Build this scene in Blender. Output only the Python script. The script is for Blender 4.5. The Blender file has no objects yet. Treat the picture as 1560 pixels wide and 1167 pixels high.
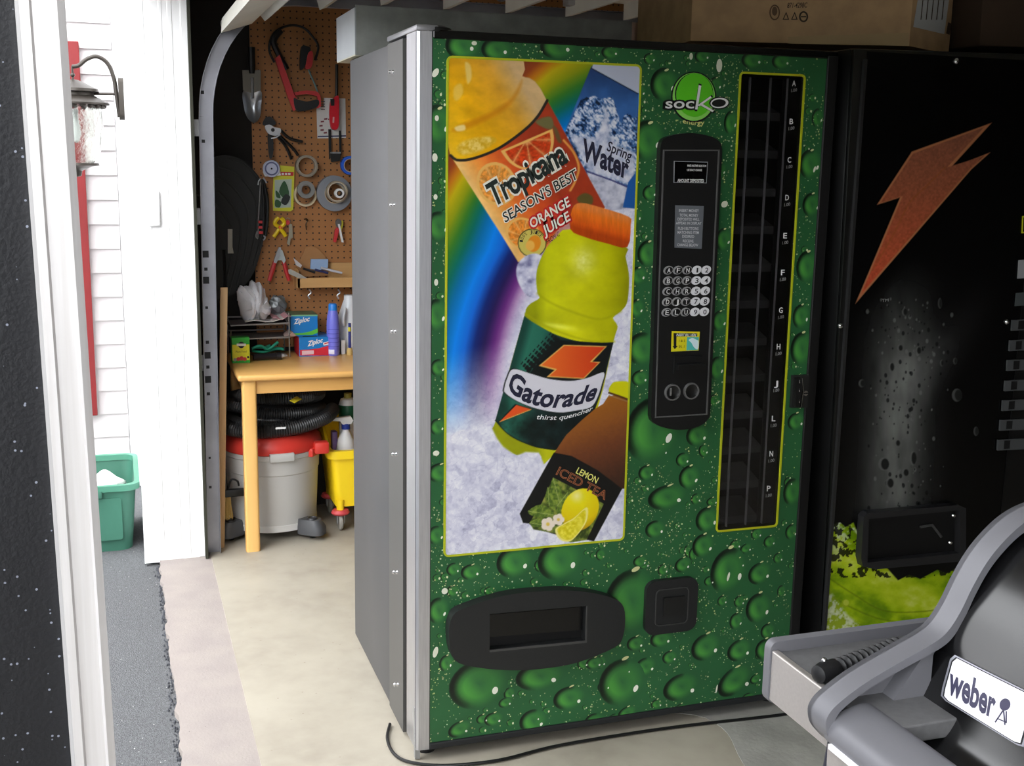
import bpy, bmesh, math, random
import numpy as np
from mathutils import Vector, Matrix
from mathutils.geometry import tessellate_polygon

random.seed(7)
scene = bpy.context.scene
COL = scene.collection

# ------------------------------------------------------------------ camera
FPX = 1763.5
YAW, PITCH, ROLL = .3281, .1889, .0174
CAM = np.array([-.6651, -2.6655, 1.5184])
def cam_basis():
    cy, sy = math.cos(YAW), math.sin(YAW)
    cp, sp = math.cos(PITCH), math.sin(PITCH)
    f = np.array([sy*cp, cy*cp, -sp]); r = np.array([cy, -sy, 0.]); u = np.cross(r, f)
    cr, sr = math.cos(ROLL), math.sin(ROLL)
    return np.array([cr*r+sr*u, -sr*r+cr*u, f])
CM = cam_basis()
cam_data = bpy.data.cameras.new('camera')
cam_data.sensor_fit = 'HORIZONTAL'; cam_data.sensor_width = 36.0
cam_data.lens = 36.0*FPX/1560.0
cam_data.clip_start = .02; cam_data.clip_end = 200
camera = bpy.data.objects.new('camera', cam_data); COL.objects.link(camera)
mw = Matrix.Identity(4)
for i in range(3):
    mw[i][0] = CM[0][i]; mw[i][1] = CM[1][i]; mw[i][2] = -CM[2][i]; mw[i][3] = CAM[i]
camera.matrix_world = mw
scene.camera = camera

# ------------------------------------------------------------------ light
world = bpy.data.worlds.new('overcast_sky'); scene.world = world
world.use_nodes = True
bg = world.node_tree.nodes['Background']
bg.inputs['Color'].default_value = (.955, .975, 1.0, 1)
bg.inputs['Strength'].default_value = 7.6
scene.view_settings.view_transform = 'Standard'
scene.view_settings.look = 'None'
scene.view_settings.exposure = 0.0
scene.view_settings.gamma = 1.0
scene.view_settings.use_curve_mapping = False

# ------------------------------------------------------------------ measuring helpers
def ray(u, v):
    return CM.T @ np.array([(u-780)/FPX, (583.5-v)/FPX, 1.])
def on(u, v, ax, val):
    d = ray(u, v); t = (val-CAM[ax])/d[ax]; return CAM+t*d
def PX(u, v, x): return on(u, v, 0, x)
def PY(u, v, y): return on(u, v, 1, y)
def PZ(u, v, z): return on(u, v, 2, z)
def to_px(P):
    q = (np.asarray(P, float)-CAM) @ CM.T
    return np.stack([780+FPX*q[..., 0]/q[..., 2], 583.5-FPX*q[..., 1]/q[..., 2]], -1)
def lin(c):
    return tuple(((x/255.)/12.92 if x/255. <= .04045 else ((x/255.+.055)/1.055)**2.4) for x in c[:3])
def lin_np(a):
    a = np.clip(a, 0, 255)/255.
    return np.where(a <= .04045, a/12.92, ((a+.055)/1.055)**2.4)

# ------------------------------------------------------------------ materials
MATS = {}
def mat(name, col=(128, 128, 128), rough=.5, metal=0., noise=0., nscale=8., bump=0., bscale=60.,
        trans=0., ior=1.45, coat=0., spec=.5, col2=None, wave=None, specks=None, alpha=None):
    if name in MATS: return MATS[name]
    m = bpy.data.materials.new(name); m.use_nodes = True
    nt = m.node_tree; b = nt.nodes['Principled BSDF']
    c = lin(col)
    b.inputs['Base Color'].default_value = (*c, 1)
    b.inputs['Roughness'].default_value = rough
    b.inputs['Metallic'].default_value = metal
    b.inputs['IOR'].default_value = ior
    b.inputs['Specular IOR Level'].default_value = spec
    b.inputs['Transmission Weight'].default_value = trans
    b.inputs['Coat Weight'].default_value = coat
    tc = nt.nodes.new('ShaderNodeNewGeometry')
    out = None
    if noise > 0 or col2:
        n = nt.nodes.new('ShaderNodeTexNoise'); n.inputs['Scale'].default_value = nscale; n.inputs['Detail'].default_value = 6
        nt.links.new(tc.outputs['Position'], n.inputs['Vector'])
        mx = nt.nodes.new('ShaderNodeMix'); mx.data_type = 'RGBA'
        rp = nt.nodes.new('ShaderNodeMapRange'); rp.inputs[1].default_value = .35; rp.inputs[2].default_value = .65
        nt.links.new(n.outputs['Fac'], rp.inputs[0]); nt.links.new(rp.outputs[0], mx.inputs[0])
        c2 = lin(col2) if col2 else tuple(max(0, x*(1-noise)) for x in c)
        c1 = c if col2 else tuple(min(1, x*(1+noise*.6)) for x in c)
        mx.inputs[6].default_value = (*c1, 1); mx.inputs[7].default_value = (*c2, 1)
        out = mx.outputs[2]
    if specks:                       # (scale, threshold, colour): scattered flecks
        vz = nt.nodes.new('ShaderNodeTexVoronoi'); vz.inputs['Scale'].default_value = specks[0]
        nt.links.new(tc.outputs['Position'], vz.inputs['Vector'])
        lt = nt.nodes.new('ShaderNodeMath'); lt.operation = 'LESS_THAN'; lt.inputs[1].default_value = specks[1]
        nt.links.new(vz.outputs['Distance'], lt.inputs[0])
        mx2 = nt.nodes.new('ShaderNodeMix'); mx2.data_type = 'RGBA'
        sep = nt.nodes.new('ShaderNodeSeparateColor'); nt.links.new(vz.outputs['Color'], sep.inputs[0])
        gt = nt.nodes.new('ShaderNodeMath'); gt.operation = 'GREATER_THAN'; gt.inputs[1].default_value = specks[3]
        nt.links.new(sep.outputs[0], gt.inputs[0])
        mu = nt.nodes.new('ShaderNodeMath'); mu.operation = 'MULTIPLY'
        nt.links.new(lt.outputs[0], mu.inputs[0]); nt.links.new(gt.outputs[0], mu.inputs[1])
        nt.links.new(mu.outputs[0], mx2.inputs[0])
        if out: nt.links.new(out, mx2.inputs[6])
        else: mx2.inputs[6].default_value = (*c, 1)
        mx2.inputs[7].default_value = (*lin(specks[2]), 1)
        out = mx2.outputs[2]
    if wave:                         # (axis, scale, colour): fine straight grain
        mp = nt.nodes.new('ShaderNodeVectorMath'); mp.operation = 'MULTIPLY'; mp.inputs[1].default_value = wave[0]
        nt.links.new(tc.outputs['Position'], mp.inputs[0])
        n2 = nt.nodes.new('ShaderNodeTexNoise'); n2.inputs['Scale'].default_value = wave[1]; n2.inputs['Detail'].default_value = 4
        nt.links.new(mp.outputs[0], n2.inputs['Vector'])
        mx3 = nt.nodes.new('ShaderNodeMix'); mx3.data_type = 'RGBA'
        nt.links.new(n2.outputs['Fac'], mx3.inputs[0])
        if out: nt.links.new(out, mx3.inputs[6])
        else: mx3.inputs[6].default_value = (*c, 1)
        mx3.inputs[7].default_value = (*lin(wave[2]), 1)
        out = mx3.outputs[2]
    if out: nt.links.new(out, b.inputs['Base Color'])
    if bump > 0:
        n3 = nt.nodes.new('ShaderNodeTexNoise'); n3.inputs['Scale'].default_value = bscale; n3.inputs['Detail'].default_value = 5
        nt.links.new(tc.outputs['Position'], n3.inputs['Vector'])
        bp = nt.nodes.new('ShaderNodeBump'); bp.inputs['Strength'].default_value = bump; bp.inputs['Distance'].default_value = .01
        nt.links.new(n3.outputs['Fac'], bp.inputs['Height']); nt.links.new(bp.outputs[0], b.inputs['Normal'])
    MATS[name] = m
    return m
def print_mat(name, rough=.35, noise=0., nscale=6., spec=.4):
    if name in MATS: return MATS[name]
    m = bpy.data.materials.new(name); m.use_nodes = True
    nt = m.node_tree; b = nt.nodes['Principled BSDF']
    a = nt.nodes.new('ShaderNodeAttribute'); a.attribute_name = 'Col'
    b.inputs['Roughness'].default_value = rough; b.inputs['Specular IOR Level'].default_value = spec
    if noise:
        tc = nt.nodes.new('ShaderNodeNewGeometry')
        n = nt.nodes.new('ShaderNodeTexNoise'); n.inputs['Scale'].default_value = nscale; n.inputs['Detail'].default_value = 5
        nt.links.new(tc.outputs['Position'], n.inputs['Vector'])
        rp = nt.nodes.new('ShaderNodeMapRange'); rp.inputs[1].default_value = .3; rp.inputs[2].default_value = .7
        rp.inputs[3].default_value = 1-noise; rp.inputs[4].default_value = 1+noise
        nt.links.new(n.outputs['Fac'], rp.inputs[0])
        vm = nt.nodes.new('ShaderNodeVectorMath'); vm.operation = 'SCALE'
        nt.links.new(a.outputs['Color'], vm.inputs[0]); nt.links.new(rp.outputs[0], vm.inputs['Scale'])
        nt.links.new(vm.outputs[0], b.inputs['Base Color'])
    else:
        nt.links.new(a.outputs['Color'], b.inputs['Base Color'])
    MATS[name] = m
    return m

# ------------------------------------------------------------------ mesh building
class MB:
    def __init__(s): s.v = []; s.f = []; s.c = None
    def add(s, vs, fs):
        o = len(s.v); s.v += [tuple(map(float, p)) for p in vs]; s.f += [tuple(i+o for i in f) for f in fs]; return s
    def box(s, x0, x1, y0, y1, z0, z1, r=0., seg=2):
        x0, x1 = min(x0, x1), max(x0, x1); y0, y1 = min(y0, y1), max(y0, y1); z0, z1 = min(z0, z1), max(z0, z1)
        if r <= 0:
            vs = [(x, y, z) for z in (z0, z1) for y in (y0, y1) for x in (x0, x1)]
            return s.add(vs, [(0, 2, 3, 1), (4, 5, 7, 6), (0, 1, 5, 4), (2, 6, 7, 3), (0, 4, 6, 2), (1, 3, 7, 5)])
        bm = bmesh.new(); bmesh.ops.create_cube(bm, size=1)
        for v in bm.verts: v.co = Vector(((x0+x1)/2+v.co.x*(x1-x0), (y0+y1)/2+v.co.y*(y1-y0), (z0+z1)/2+v.co.z*(z1-z0)))
        bmesh.ops.bevel(bm, geom=bm.edges[:], offset=r, segments=seg, affect='EDGES', profile=.5)
        return s.bm(bm)
    def bm(s, bm):
        bm.verts.index_update()
        s.add([v.co[:] for v in bm.verts], [[v.index for v in f.verts] for f in bm.faces]); bm.free(); return s
    def prism(s, poly, holes, fn, d0, d1):
        """poly: outline, holes: list of outlines, fn(p, d) -> xyz; extruded from d0 to d1"""
        loops = [poly]+list(holes); flat = [p for l in loops for p in l]; n = len(flat)
        tr = tessellate_polygon([[Vector((p[0], p[1], 0)) for p in l] for l in loops])
        vs = [fn(p, d0) for p in flat]+[fn(p, d1) for p in flat]
        fs = [tuple(t) for t in tr]+[tuple(i+n for i in reversed(t)) for t in tr]
        o = 0
        for l in loops:
            k = len(l)
            for i in range(k):
                a, b = o+i, o+(i+1) % k; fs.append((a, b, b+n, a+n))
            o += k
        s.add(vs, fs); return s
    def face(s, poly, fn, d=0):
        tr = tessellate_polygon([[Vector((p[0], p[1], 0)) for p in poly]])
        return s.add([fn(p, d) for p in poly], [tuple(t) for t in tr])
    def lathe(s, prof, c, axis='z', seg=24, a0=0, a1=2*math.pi, sx=1., sy=1.):
        full = abs(a1-a0-2*math.pi) < 1e-6; k = seg if full else seg+1
        vs = []; fs = []
        for r, h in prof:
            for i in range(k):
                a = a0+(a1-a0)*i/seg; p = (r*math.cos(a)*sx, r*math.sin(a)*sy, h)
                if axis == 'y': p = (p[0], p[2], p[1])
                if axis == 'x': p = (p[2], p[0], p[1])
                vs.append((c[0]+p[0], c[1]+p[1], c[2]+p[2]))
        for j in range(len(prof)-1):
            for i in range(seg):
                a = j*k+i; b = j*k+(i+1) % k; fs.append((a, b, b+k, a+k))
        return s.add(vs, fs)
    def tube(s, pts, r, seg=8, cap=True, closed=False, flat=1.):
        pts = [Vector(tuple(map(float, p))) for p in pts]; n = len(pts)
        rr = r if hasattr(r, '__len__') else [r]*n
        t0 = (pts[1]-pts[0]).normalized()
        up = Vector((0, 0, 1)) if abs(t0.z) < .9 else Vector((0, 1, 0))
        nrm = (up-t0*up.dot(t0)).normalized(); vs = []; fs = []
        for i in range(n):
            if closed: t = pts[(i+1) % n]-pts[i-1]
            else: t = pts[min(i+1, n-1)]-pts[max(i-1, 0)]
            t.normalize(); nrm = (nrm-t*nrm.dot(t)).normalized(); bn = t.cross(nrm)
            for k in range(seg):
                a = 2*math.pi*k/seg; p = pts[i]+(nrm*math.cos(a)*flat+bn*math.sin(a))*rr[i]; vs.append(p[:])
        m = n if closed else n-1
        for i in range(m):
            for k in range(seg):
                a = i*seg+k; b = i*seg+(k+1) % seg; a2 = ((i+1) % n)*seg+k; b2 = ((i+1) % n)*seg+(k+1) % seg
                fs.append((a, b, b2, a2))
        if cap and not closed:
            fs.append(tuple(range(seg-1, -1, -1))); fs.append(tuple((n-1)*seg+k for k in range(seg)))
        return s.add(vs, fs)
    def ball(s, c, rx, ry=None, rz=None, seg=14, rings=8):
        ry = ry or rx; rz = rz or rx
        vs = [(c[0], c[1], c[2]+rz)]; fs = []
        for j in range(1, rings):
            t = math.pi*j/rings
            for i in range(seg):
                a = 2*math.pi*i/seg; vs.append((c[0]+rx*math.sin(t)*math.cos(a), c[1]+ry*math.sin(t)*math.sin(a), c[2]+rz*math.cos(t)))
        vs.append((c[0], c[1], c[2]-rz)); L = len(vs)-1
        for i in range(seg): fs.append((0, 1+i, 1+(i+1) % seg)); fs.append((L, L-seg+(i+1) % seg, L-seg+i))
        for j in range(rings-2):
            for i in range(seg):
                a = 1+j*seg+i; b = 1+j*seg+(i+1) % seg; fs.append((a, a+seg, b+seg, b))
        return s.add(vs, fs)

def basis_of(o):
    while o.parent: o = o.parent
    return o.matrix_basis
def make_mesh(name, mb, m, smooth=True, ang=35):
    me = bpy.data.meshes.new(name)
    me.from_pydata(mb.v, [], mb.f)
    if m: me.materials.append(m)
    if mb.c is not None:
        ca = me.color_attributes.new('Col', 'FLOAT_COLOR', 'POINT')
        arr = np.ones((len(mb.v), 4), np.float32); arr[:, :3] = lin_np(np.asarray(mb.c, float)); ca.data.foreach_set('color', arr.ravel())
    bm = bmesh.new(); bm.from_mesh(me)
    if len(bm.faces) < 60000: bmesh.ops.recalc_face_normals(bm, faces=bm.faces[:])
    bm.to_mesh(me); bm.free()
    if smooth:
        me.shade_smooth(); me.set_sharp_from_angle(angle=math.radians(ang))
    return me
def obj(name, mb, m, parent=None, local=False, label=None, smooth=True, ang=35, kind=None):
    """one mesh object; vertices come in world coordinates unless local"""
    if parent is not None:
        if not local:
            inv = basis_of(parent).inverted(); mb.v = [(inv @ Vector(p))[:] for p in mb.v]
        me = make_mesh(name, mb, m, smooth, ang)
        o = bpy.data.objects.new(name, me); COL.objects.link(o); o.parent = parent
    else:
        a = np.array(mb.v); c = (a.min(0)+a.max(0))/2; c[2] = a[:, 2].min()
        mb.v = [tuple(p-c) for p in a]
        me = make_mesh(name, mb, m, smooth, ang)
        o = bpy.data.objects.new(name, me); COL.objects.link(o); o.location = c
    if label: o['label'] = label
    if kind: o['kind'] = kind
    return o
def thing(name, label, cat, loc=(0, 0, 0), rot=(0, 0, 0), group=None):
    o = bpy.data.objects.new(name, None); COL.objects.link(o); o.empty_display_size = .05
    o.matrix_basis = Matrix.Translation(tuple(map(float, loc))) @ Matrix.Rotation(rot[2], 4, 'Z') @ Matrix.Rotation(rot[1], 4, 'Y') @ Matrix.Rotation(rot[0], 4, 'X')
    o['label'] = label; o['category'] = cat
    if group: o['group'] = group
    return o
def tag(o, label, cat, group=None):
    o['label'] = label; o['category'] = cat
    if group: o['group'] = group
    return o
def struct(name, mb, m, label=None, smooth=False):
    o = obj(name, mb, m, None, smooth=smooth); o['kind'] = 'structure'
    if label: o['label'] = label
    return o
def cr(pts, n=6, closed=True):
    """Catmull-Rom curve through points"""
    P = [np.array(p, float) for p in pts]; k = len(P); out = []
    rng = range(k) if closed else range(k-1)
    for i in rng:
        p0, p1, p2, p3 = (P[(i-1) % k], P[i], P[(i+1) % k], P[(i+2) % k]) if closed else (P[max(i-1, 0)], P[i], P[i+1], P[min(i+2, k-1)])
        for j in range(n):
            t = j/n
            out.append(tuple(.5*((2*p1)+(-p0+p2)*t+(2*p0-5*p1+4*p2-p3)*t*t+(-p0+3*p1-3*p2+p3)*t**3)))
    if not closed: out.append(tuple(P[-1]))
    return out
def rrect(x0, y0, x1, y1, r, n=5):
    out = []
    for cx, cy, a in ((x1-r, y1-r, 0), (x0+r, y1-r, 90), (x0+r, y0+r, 180), (x1-r, y0+r, 270)):
        for i in range(n+1):
            t = math.radians(a+90*i/n); out.append((cx+r*math.cos(t), cy+r*math.sin(t)))
    return out
def circ(cx, cy, r, n=20, ry=None, rot=0.):
    ry = ry or r; out = []
    for i in range(n):
        a = 2*math.pi*i/n; x, y = r*math.cos(a), ry*math.sin(a)
        out.append((cx+x*math.cos(rot)-y*math.sin(rot), cy+x*math.sin(rot)+y*math.cos(rot)))
    return out
def at_y(yc):            # picture outline -> upright plane y = yc, d = distance in front of it
    def fn(p, d): 
        q = PY(p[0], p[1], yc); return (q[0], yc-d, q[2])
    return fn
def xz(p, d): return (p[0], d, p[1])       # outline in x,z extruded along y
def yz(p, d): return (d, p[0], p[1])
def xy(p, d): return (p[0], p[1], d)

# lettering: built-in font turned into flat meshes
_tc = {}
def glyphs(s, off=0., res=3):
    k = (s, round(off, 4))
    if k in _tc: return _tc[k]
    cu = bpy.data.curves.new('t', 'FONT'); cu.body = s; cu.resolution_u = res; cu.offset = off; cu.fill_mode = 'FRONT'
    o = bpy.data.objects.new('t', cu); me = bpy.data.meshes.new_from_object(o)
    v = np.array([x.co[:2] for x in me.vertices]) if len(me.vertices) else np.zeros((0, 2)); f = [tuple(p.vertices) for p in me.polygons]
    bpy.data.objects.remove(o); bpy.data.curves.remove(cu); bpy.data.meshes.remove(me)
    _tc[k] = (v, f); return v, f
CAPH = glyphs('H')[0][:, 1].max()
def lettering(mb, s, o, r, up, fn, d, off=0., bend=0.):
    """baseline from o to r (picture points), cap height vector up, mapped by fn at depth d"""
    v0, _ = glyphs(s); x0, x1 = v0[:, 0].min(), v0[:, 0].max()
    v, f = glyphs(s, off)
    o, r, up = np.array(o, float), np.array(r, float), np.array(up, float)
    out = []
    for x, y in v:
        t = (x-x0)/(x1-x0); p = o+(r-o)*t+up*(y/CAPH); p = p+np.array((0, bend*4*t*(1-t))); out.append(fn(p, d))
    mb.add(out, f); return mb
def text_obj(name, s, o, r, up, fn, d, m, parent, off=0., bend=0.):
    return obj(name, lettering(MB(), s, o, r, up, fn, d, off, bend), m, parent, smooth=False)

black = mat('black_plastic', (17, 17, 18), .42)
blackgloss = mat('black_gloss', (9, 9, 10), .12)
dark = mat('dark_recess', (7, 7, 8), .6)
alu = mat('brushed_aluminium', (205, 205, 208), .32, .85, wave=((8, 8, .4), 30, (170, 170, 176)))
steel = mat('galvanised_steel', (165, 165, 165), .45, .6, noise=.15, nscale=14)
chrome = mat('chrome', (215, 215, 218), .15, 1.)
white = mat('white_plastic', (228, 228, 228), .4)
whitepaint = mat('white_paint', (232, 232, 234), .45)
whiteink = mat('white_ink', (225, 225, 225), .5)
blackink = mat('black_ink', (14, 16, 18), .5)
card = mat('cardboard', (190, 156, 116), .8, noise=.12, nscale=20)
# ================================================================== SETTING
conc = mat('garage_concrete', (164, 157, 142), .5, nscale=3.2, col2=(138, 130, 117), wave=((1, 1, 1), 16, (170, 163, 149)), bump=.06, bscale=25, specks=(55, .16, (120, 108, 92), .96))
apron_m = mat('apron_concrete', (152, 143, 137), .75, nscale=9, col2=(144, 135, 131), bump=.15, bscale=160, specks=(70, .12, (90, 84, 80), .97))
patch_m = mat('grey_concrete_patch', (150, 148, 142), .7, noise=.16, nscale=9, bump=.15, bscale=70)
asph = mat('asphalt', (98, 99, 101), .85, noise=.25, nscale=150, bump=.7, bscale=260, specks=(95, .16, (205, 205, 200), .955))
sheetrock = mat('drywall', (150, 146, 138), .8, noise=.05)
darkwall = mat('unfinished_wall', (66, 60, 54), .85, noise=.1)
vinyl = mat('white_vinyl', (246, 245, 245), .5)

struct('floor', MB().box(-.3802, 4.6, -7.2, 2.4, -.12, 0), conc, 'cream stained concrete garage floor')
# threshold strip with a worn edge against the driveway
rnd = random.Random(3)
poly = [(-.38, -7.2)]
poly += [(-.38, 2.4)]
y = 2.4
while y > -7.2:
    poly.append((-.572+rnd.uniform(-.006, .008), y)); y -= .035
poly.append((-.572, -7.2))
struct('floor_threshold', MB().prism(poly, [], xy, -.12, -.003), apron_m, 'paler concrete threshold strip along the open garage door')
struct('driveway', MB().box(-40, -.55, -30, 30, -.2, -.022), asph, 'grey asphalt driveway with pale flecks')
pp = [(.78, -.4), (.845, -.07), (.86, .03), (.8, .12), (2.2, .12), (2.2, -1.2), (.9, -1.2)]
pp = cr([(.83, -.6), (.80, -.3), (.845, -.1), (.83, .0), (.79, .1), (1.6, .14), (2.2, .1), (2.3, -.9), (1.4, -1.1)], 5)
struct('floor_patch', MB().prism(pp, [], xy, -.01, .002), patch_m, 'rough grey patch in the concrete under the machine')
# loose asphalt grit along the broken edge
g = MB(); rnd = random.Random(11)
for i in range(900):
    y0 = rnd.uniform(-1.6, 1.74); x0 = -.575+rnd.gauss(0, .006); r = rnd.uniform(.0015, .005)
    vs = [(x0+r*rnd.uniform(.6, 1)*a, y0+r*rnd.uniform(.6, 1)*b, -.02+r*c) for a, b, c in ((1, 0, 0), (-1, 0, 0), (0, 1, 0), (0, -1, 0), (0, 0, 1.6), (0, 0, -1))]
    g.add(vs, [(0, 2, 4), (2, 1, 4), (1, 3, 4), (3, 0, 4), (2, 0, 5), (1, 2, 5), (3, 1, 5), (0, 3, 5)])
gr = obj('asphalt_grit', g, mat('asphalt_grit', (78, 80, 86), .9, noise=.3, nscale=300), None, smooth=False)
gr['kind'] = 'stuff'; gr['label'] = 'loose asphalt grit along the broken driveway edge'; gr['category'] = 'grit'

# out-of-view hedge bank, added to block low sky and shade the upper garage
hb = MB(); rh = random.Random(17); N = 60
for j in range(7):
    for i in range(N+1):
        yy = -30+i*1.0; zz = (0, .8, 1.7, 2.5, 2.9, 3.2, 3.0)[j]+rh.uniform(-.35, .35)*(j > 0); xx = -(10.5, 10.3, 10.4, 10.7, 11.2, 12., 13.)[j]+rh.uniform(-.3, .3)
        hb.v.append((xx, yy, zz-.05))
for j in range(6):
    for i in range(N): hb.f.append((j*(N+1)+i, j*(N+1)+i+1, (j+1)*(N+1)+i+1, (j+1)*(N+1)+i))
struct('hedge_sky_blocker', hb, mat('blocker_hedge_green', (48, 60, 38), .9, noise=.4, nscale=3), 'unseen tall dark hedge added across the driveway to block low sky', smooth=True)
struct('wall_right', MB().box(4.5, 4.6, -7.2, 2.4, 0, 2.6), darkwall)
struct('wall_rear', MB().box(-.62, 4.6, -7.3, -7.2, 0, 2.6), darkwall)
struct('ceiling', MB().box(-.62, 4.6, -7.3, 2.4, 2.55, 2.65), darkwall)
struct('wall_header', MB().box(-.62, -.4, -6.8, 1.775, 2.13, 2.65), whitepaint, 'white header wall above the open garage door')
struct('wall_front_near', MB().box(-.62, -.4, -7.3, -6.8, 0, 2.65), whitepaint)
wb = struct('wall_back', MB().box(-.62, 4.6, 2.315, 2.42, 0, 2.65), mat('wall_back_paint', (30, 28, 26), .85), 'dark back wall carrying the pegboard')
# pegboard sheet with its grid of holes
pm = bpy.data.materials.new('pegboard'); pm.use_nodes = True
nt = pm.node_tree; b = nt.nodes['Principled BSDF']; b.inputs['Roughness'].default_value = .6
geo = nt.nodes.new('ShaderNodeNewGeometry')
sc = nt.nodes.new('ShaderNodeVectorMath'); sc.operation = 'SCALE'; sc.inputs['Scale'].default_value = 1/.0265
nt.links.new(geo.outputs['Position'], sc.inputs[0])
fr = nt.nodes.new('ShaderNodeVectorMath'); fr.operation = 'FRACTION'; nt.links.new(sc.outputs[0], fr.inputs[0])
sb = nt.nodes.new('ShaderNodeVectorMath'); sb.operation = 'SUBTRACT'; sb.inputs[1].default_value = (.5, .5, .5); nt.links.new(fr.outputs[0], sb.inputs[0])
ml = nt.nodes.new('ShaderNodeVectorMath'); ml.operation = 'MULTIPLY'; ml.inputs[1].default_value = (1, 0, 1); nt.links.new(sb.outputs[0], ml.inputs[0])
ln = nt.nodes.new('ShaderNodeVectorMath'); ln.operation = 'LENGTH'; nt.links.new(ml.outputs[0], ln.inputs[0])
lt = nt.nodes.new('ShaderNodeMath'); lt.operation = 'LESS_THAN'; lt.inputs[1].default_value = .13; nt.links.new(ln.outputs['Value'], lt.inputs[0])
mx = nt.nodes.new('ShaderNodeMix'); mx.data_type = 'RGBA'; nt.links.new(lt.outputs[0], mx.inputs[0])
mx.inputs[6].default_value = (*lin((164, 111, 62)), 1); mx.inputs[7].default_value = (*lin((40, 24, 12)), 1)
nt.links.new(mx.outputs[2], b.inputs['Base Color'])
PEG = 2.30
obj('pegboard', MB().box(-.125, 1.6, PEG, PEG+.008, .72, 2.3), pm, wb, smooth=False, label='brown pegboard sheet with a grid of holes')

# front wall pier with its stepped white jamb
jw = struct('wall_left', MB().box(-.62, -.40, 1.775, 2.42, 0, 2.65), vinyl, 'white front wall pier beside the opening')
jamb = struct('trim_1', MB().box(-.625, -.395, 1.757, 1.778, -.01, 2.14), vinyl, 'white door jamb on the far side of the opening')
for x0, x1, dy in ((-.585, -.548, .0016), (-.500, -.486, .0016), (-.470, -.452, .002), (-.425, -.395, .004)):
    obj('moulding', MB().box(x0, x1, 1.757-dy, 1.760, 0, 2.12, .003), vinyl, jamb, smooth=False)
q0 = PY(225, 345, 1.75); q1 = PY(243, 290, 1.75)
obj('stop_plate', MB().box(q0[0], q1[0], 1.742, 1.758, q0[2], q1[2], .007, 3), vinyl, jamb, label='small white rounded plate on the jamb')
obj('jamb_edge', MB().box(-.402, -.392, 1.72, 1.80, 0, 2.1), mat('dark_weatherstrip', (48, 48, 36), .7), jamb, smooth=False)
struct('trim_2', MB().box(-.60, -.4, -6.8, 1.75, 2.10, 2.135), vinyl)

# clapboard house wall outside: every board a piece
SID = 2.92
hw = struct('wall_exterior', MB().box(-4.2, -.56, SID+.02, SID+.12, -.1, 3.6), vinyl, 'white clapboard wall of the house outside')
bd = MB(); exp_ = .1095
bd.add([(-4.2, SID, 0), (-.66, SID, 0), (-.66, SID+.013, exp_+.01), (-4.2, SID+.013, exp_+.01),
        (-4.2, SID+.02, 0), (-.66, SID+.02, 0), (-.66, SID+.02, exp_+.01), (-4.2, SID+.02, exp_+.01)],
       [(0, 1, 2, 3), (0, 4, 5, 1), (3, 2, 6, 7), (0, 3, 7, 4), (1, 5, 6, 2)])
sidm = mat('clapboard_white', (208, 203, 203), .55)
bme = make_mesh('board', bd, sidm, smooth=False)
for i in range(26):
    o = bpy.data.objects.new('board', bme); COL.objects.link(o); o.parent = hw
    inv = Vector((0, 0, .004+.1095*i-.0)) - hw.location; o.location = inv
obj('corner_board', MB().box(-.655, -.575, SID-.012, SID+.03, -.02, 3.6), vinyl, hw, smooth=False)
# red shutter board on that wall
t = thing('shutter', 'red wooden shutter on the white clapboard wall behind the lantern', 'shutter', (-.9, SID-.02, .33))
red = mat('shutter_red', (124, 28, 30), .55, noise=.1)
xa, xb = -1.12, -.793
obj('stile', MB().box(xb-.05, xb, SID-.035, SID-.004, .335, 2.0, .003), red, t, smooth=False)
obj('stile', MB().box(xa, xa+.05, SID-.035, SID-.004, .335, 2.0, .003), red, t, smooth=False)
for z0 in (.335, 1.12, 1.92): obj('rail', MB().box(xa+.05, xb-.05, SID-.033, SID-.006, z0, z0+.08), red, t, smooth=False)
for i in range(44):
    z0 = .42+i*.0345
    if 1.1 < z0 < 1.2: continue
    obj('slat', MB().add([(xa+.05, SID-.03, z0), (xb-.05, SID-.03, z0), (xb-.05, SID-.01, z0+.036), (xa+.05, SID-.01, z0+.036), (xa+.05, SID-.012, z0-.002), (xb-.05, SID-.012, z0-.002)],
        [(0, 1, 2, 3), (0, 4, 5, 1)]), red, t, smooth=False)

# ------------------------------------------------------------------ carriage lantern on the garage wall
pew = mat('pewter', (62, 57, 52), .4, .4)
LX, LY = -.797, 1.95
t = thing('wall_lantern', 'pewter carriage lantern with rippled glass hung on a curved bracket', 'lantern', (LX, LY, 1.45))
obj('wall_plate', MB().prism(rrect(1.90, 1.645, 2.0, 1.795, .02), [], yz, -.642, -.622), pew, t)
arm = cr([(-.642, LY, 1.655), (-.648, LY, 1.72), (-.655, LY, 1.79), (-.675, LY, 1.845), (-.71, LY, 1.868), (-.745, LY, 1.858), (-.775, LY, 1.834), (LX, LY, 1.829)], 6, False)
obj('arm', MB().tube(arm, .0075, 10), pew, t)
obj('crossbar', MB().tube([(-.62, LY, 1.738), (LX, LY, 1.735)], .005, 8).tube([(-.652, LY, 1.712), (-.622, LY, 1.712)], .005, 6).tube([(-.65, LY, 1.668), (-.622, LY, 1.668)], .005, 6), pew, t)
obj('hanger', MB().tube([(LX, LY, 1.832), (LX, LY, 1.775)], .004, 8).ball((LX, LY, 1.80), .008), pew, t)
obj('roof_cap', MB().lathe([(.0, 1.785), (.02, 1.782), (.05, 1.768), (.085, 1.752), (.088, 1.742), (.07, 1.738), (.072, 1.728), (.108, 1.71), (.122, 1.702), (.122, 1.696), (.09, 1.694), (0, 1.70)], (LX, LY, 0), seg=32), pew, t)
gl = mat('rippled_glass', (240, 244, 240), .06, trans=1., ior=1.3, bump=.55, bscale=22)
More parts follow.
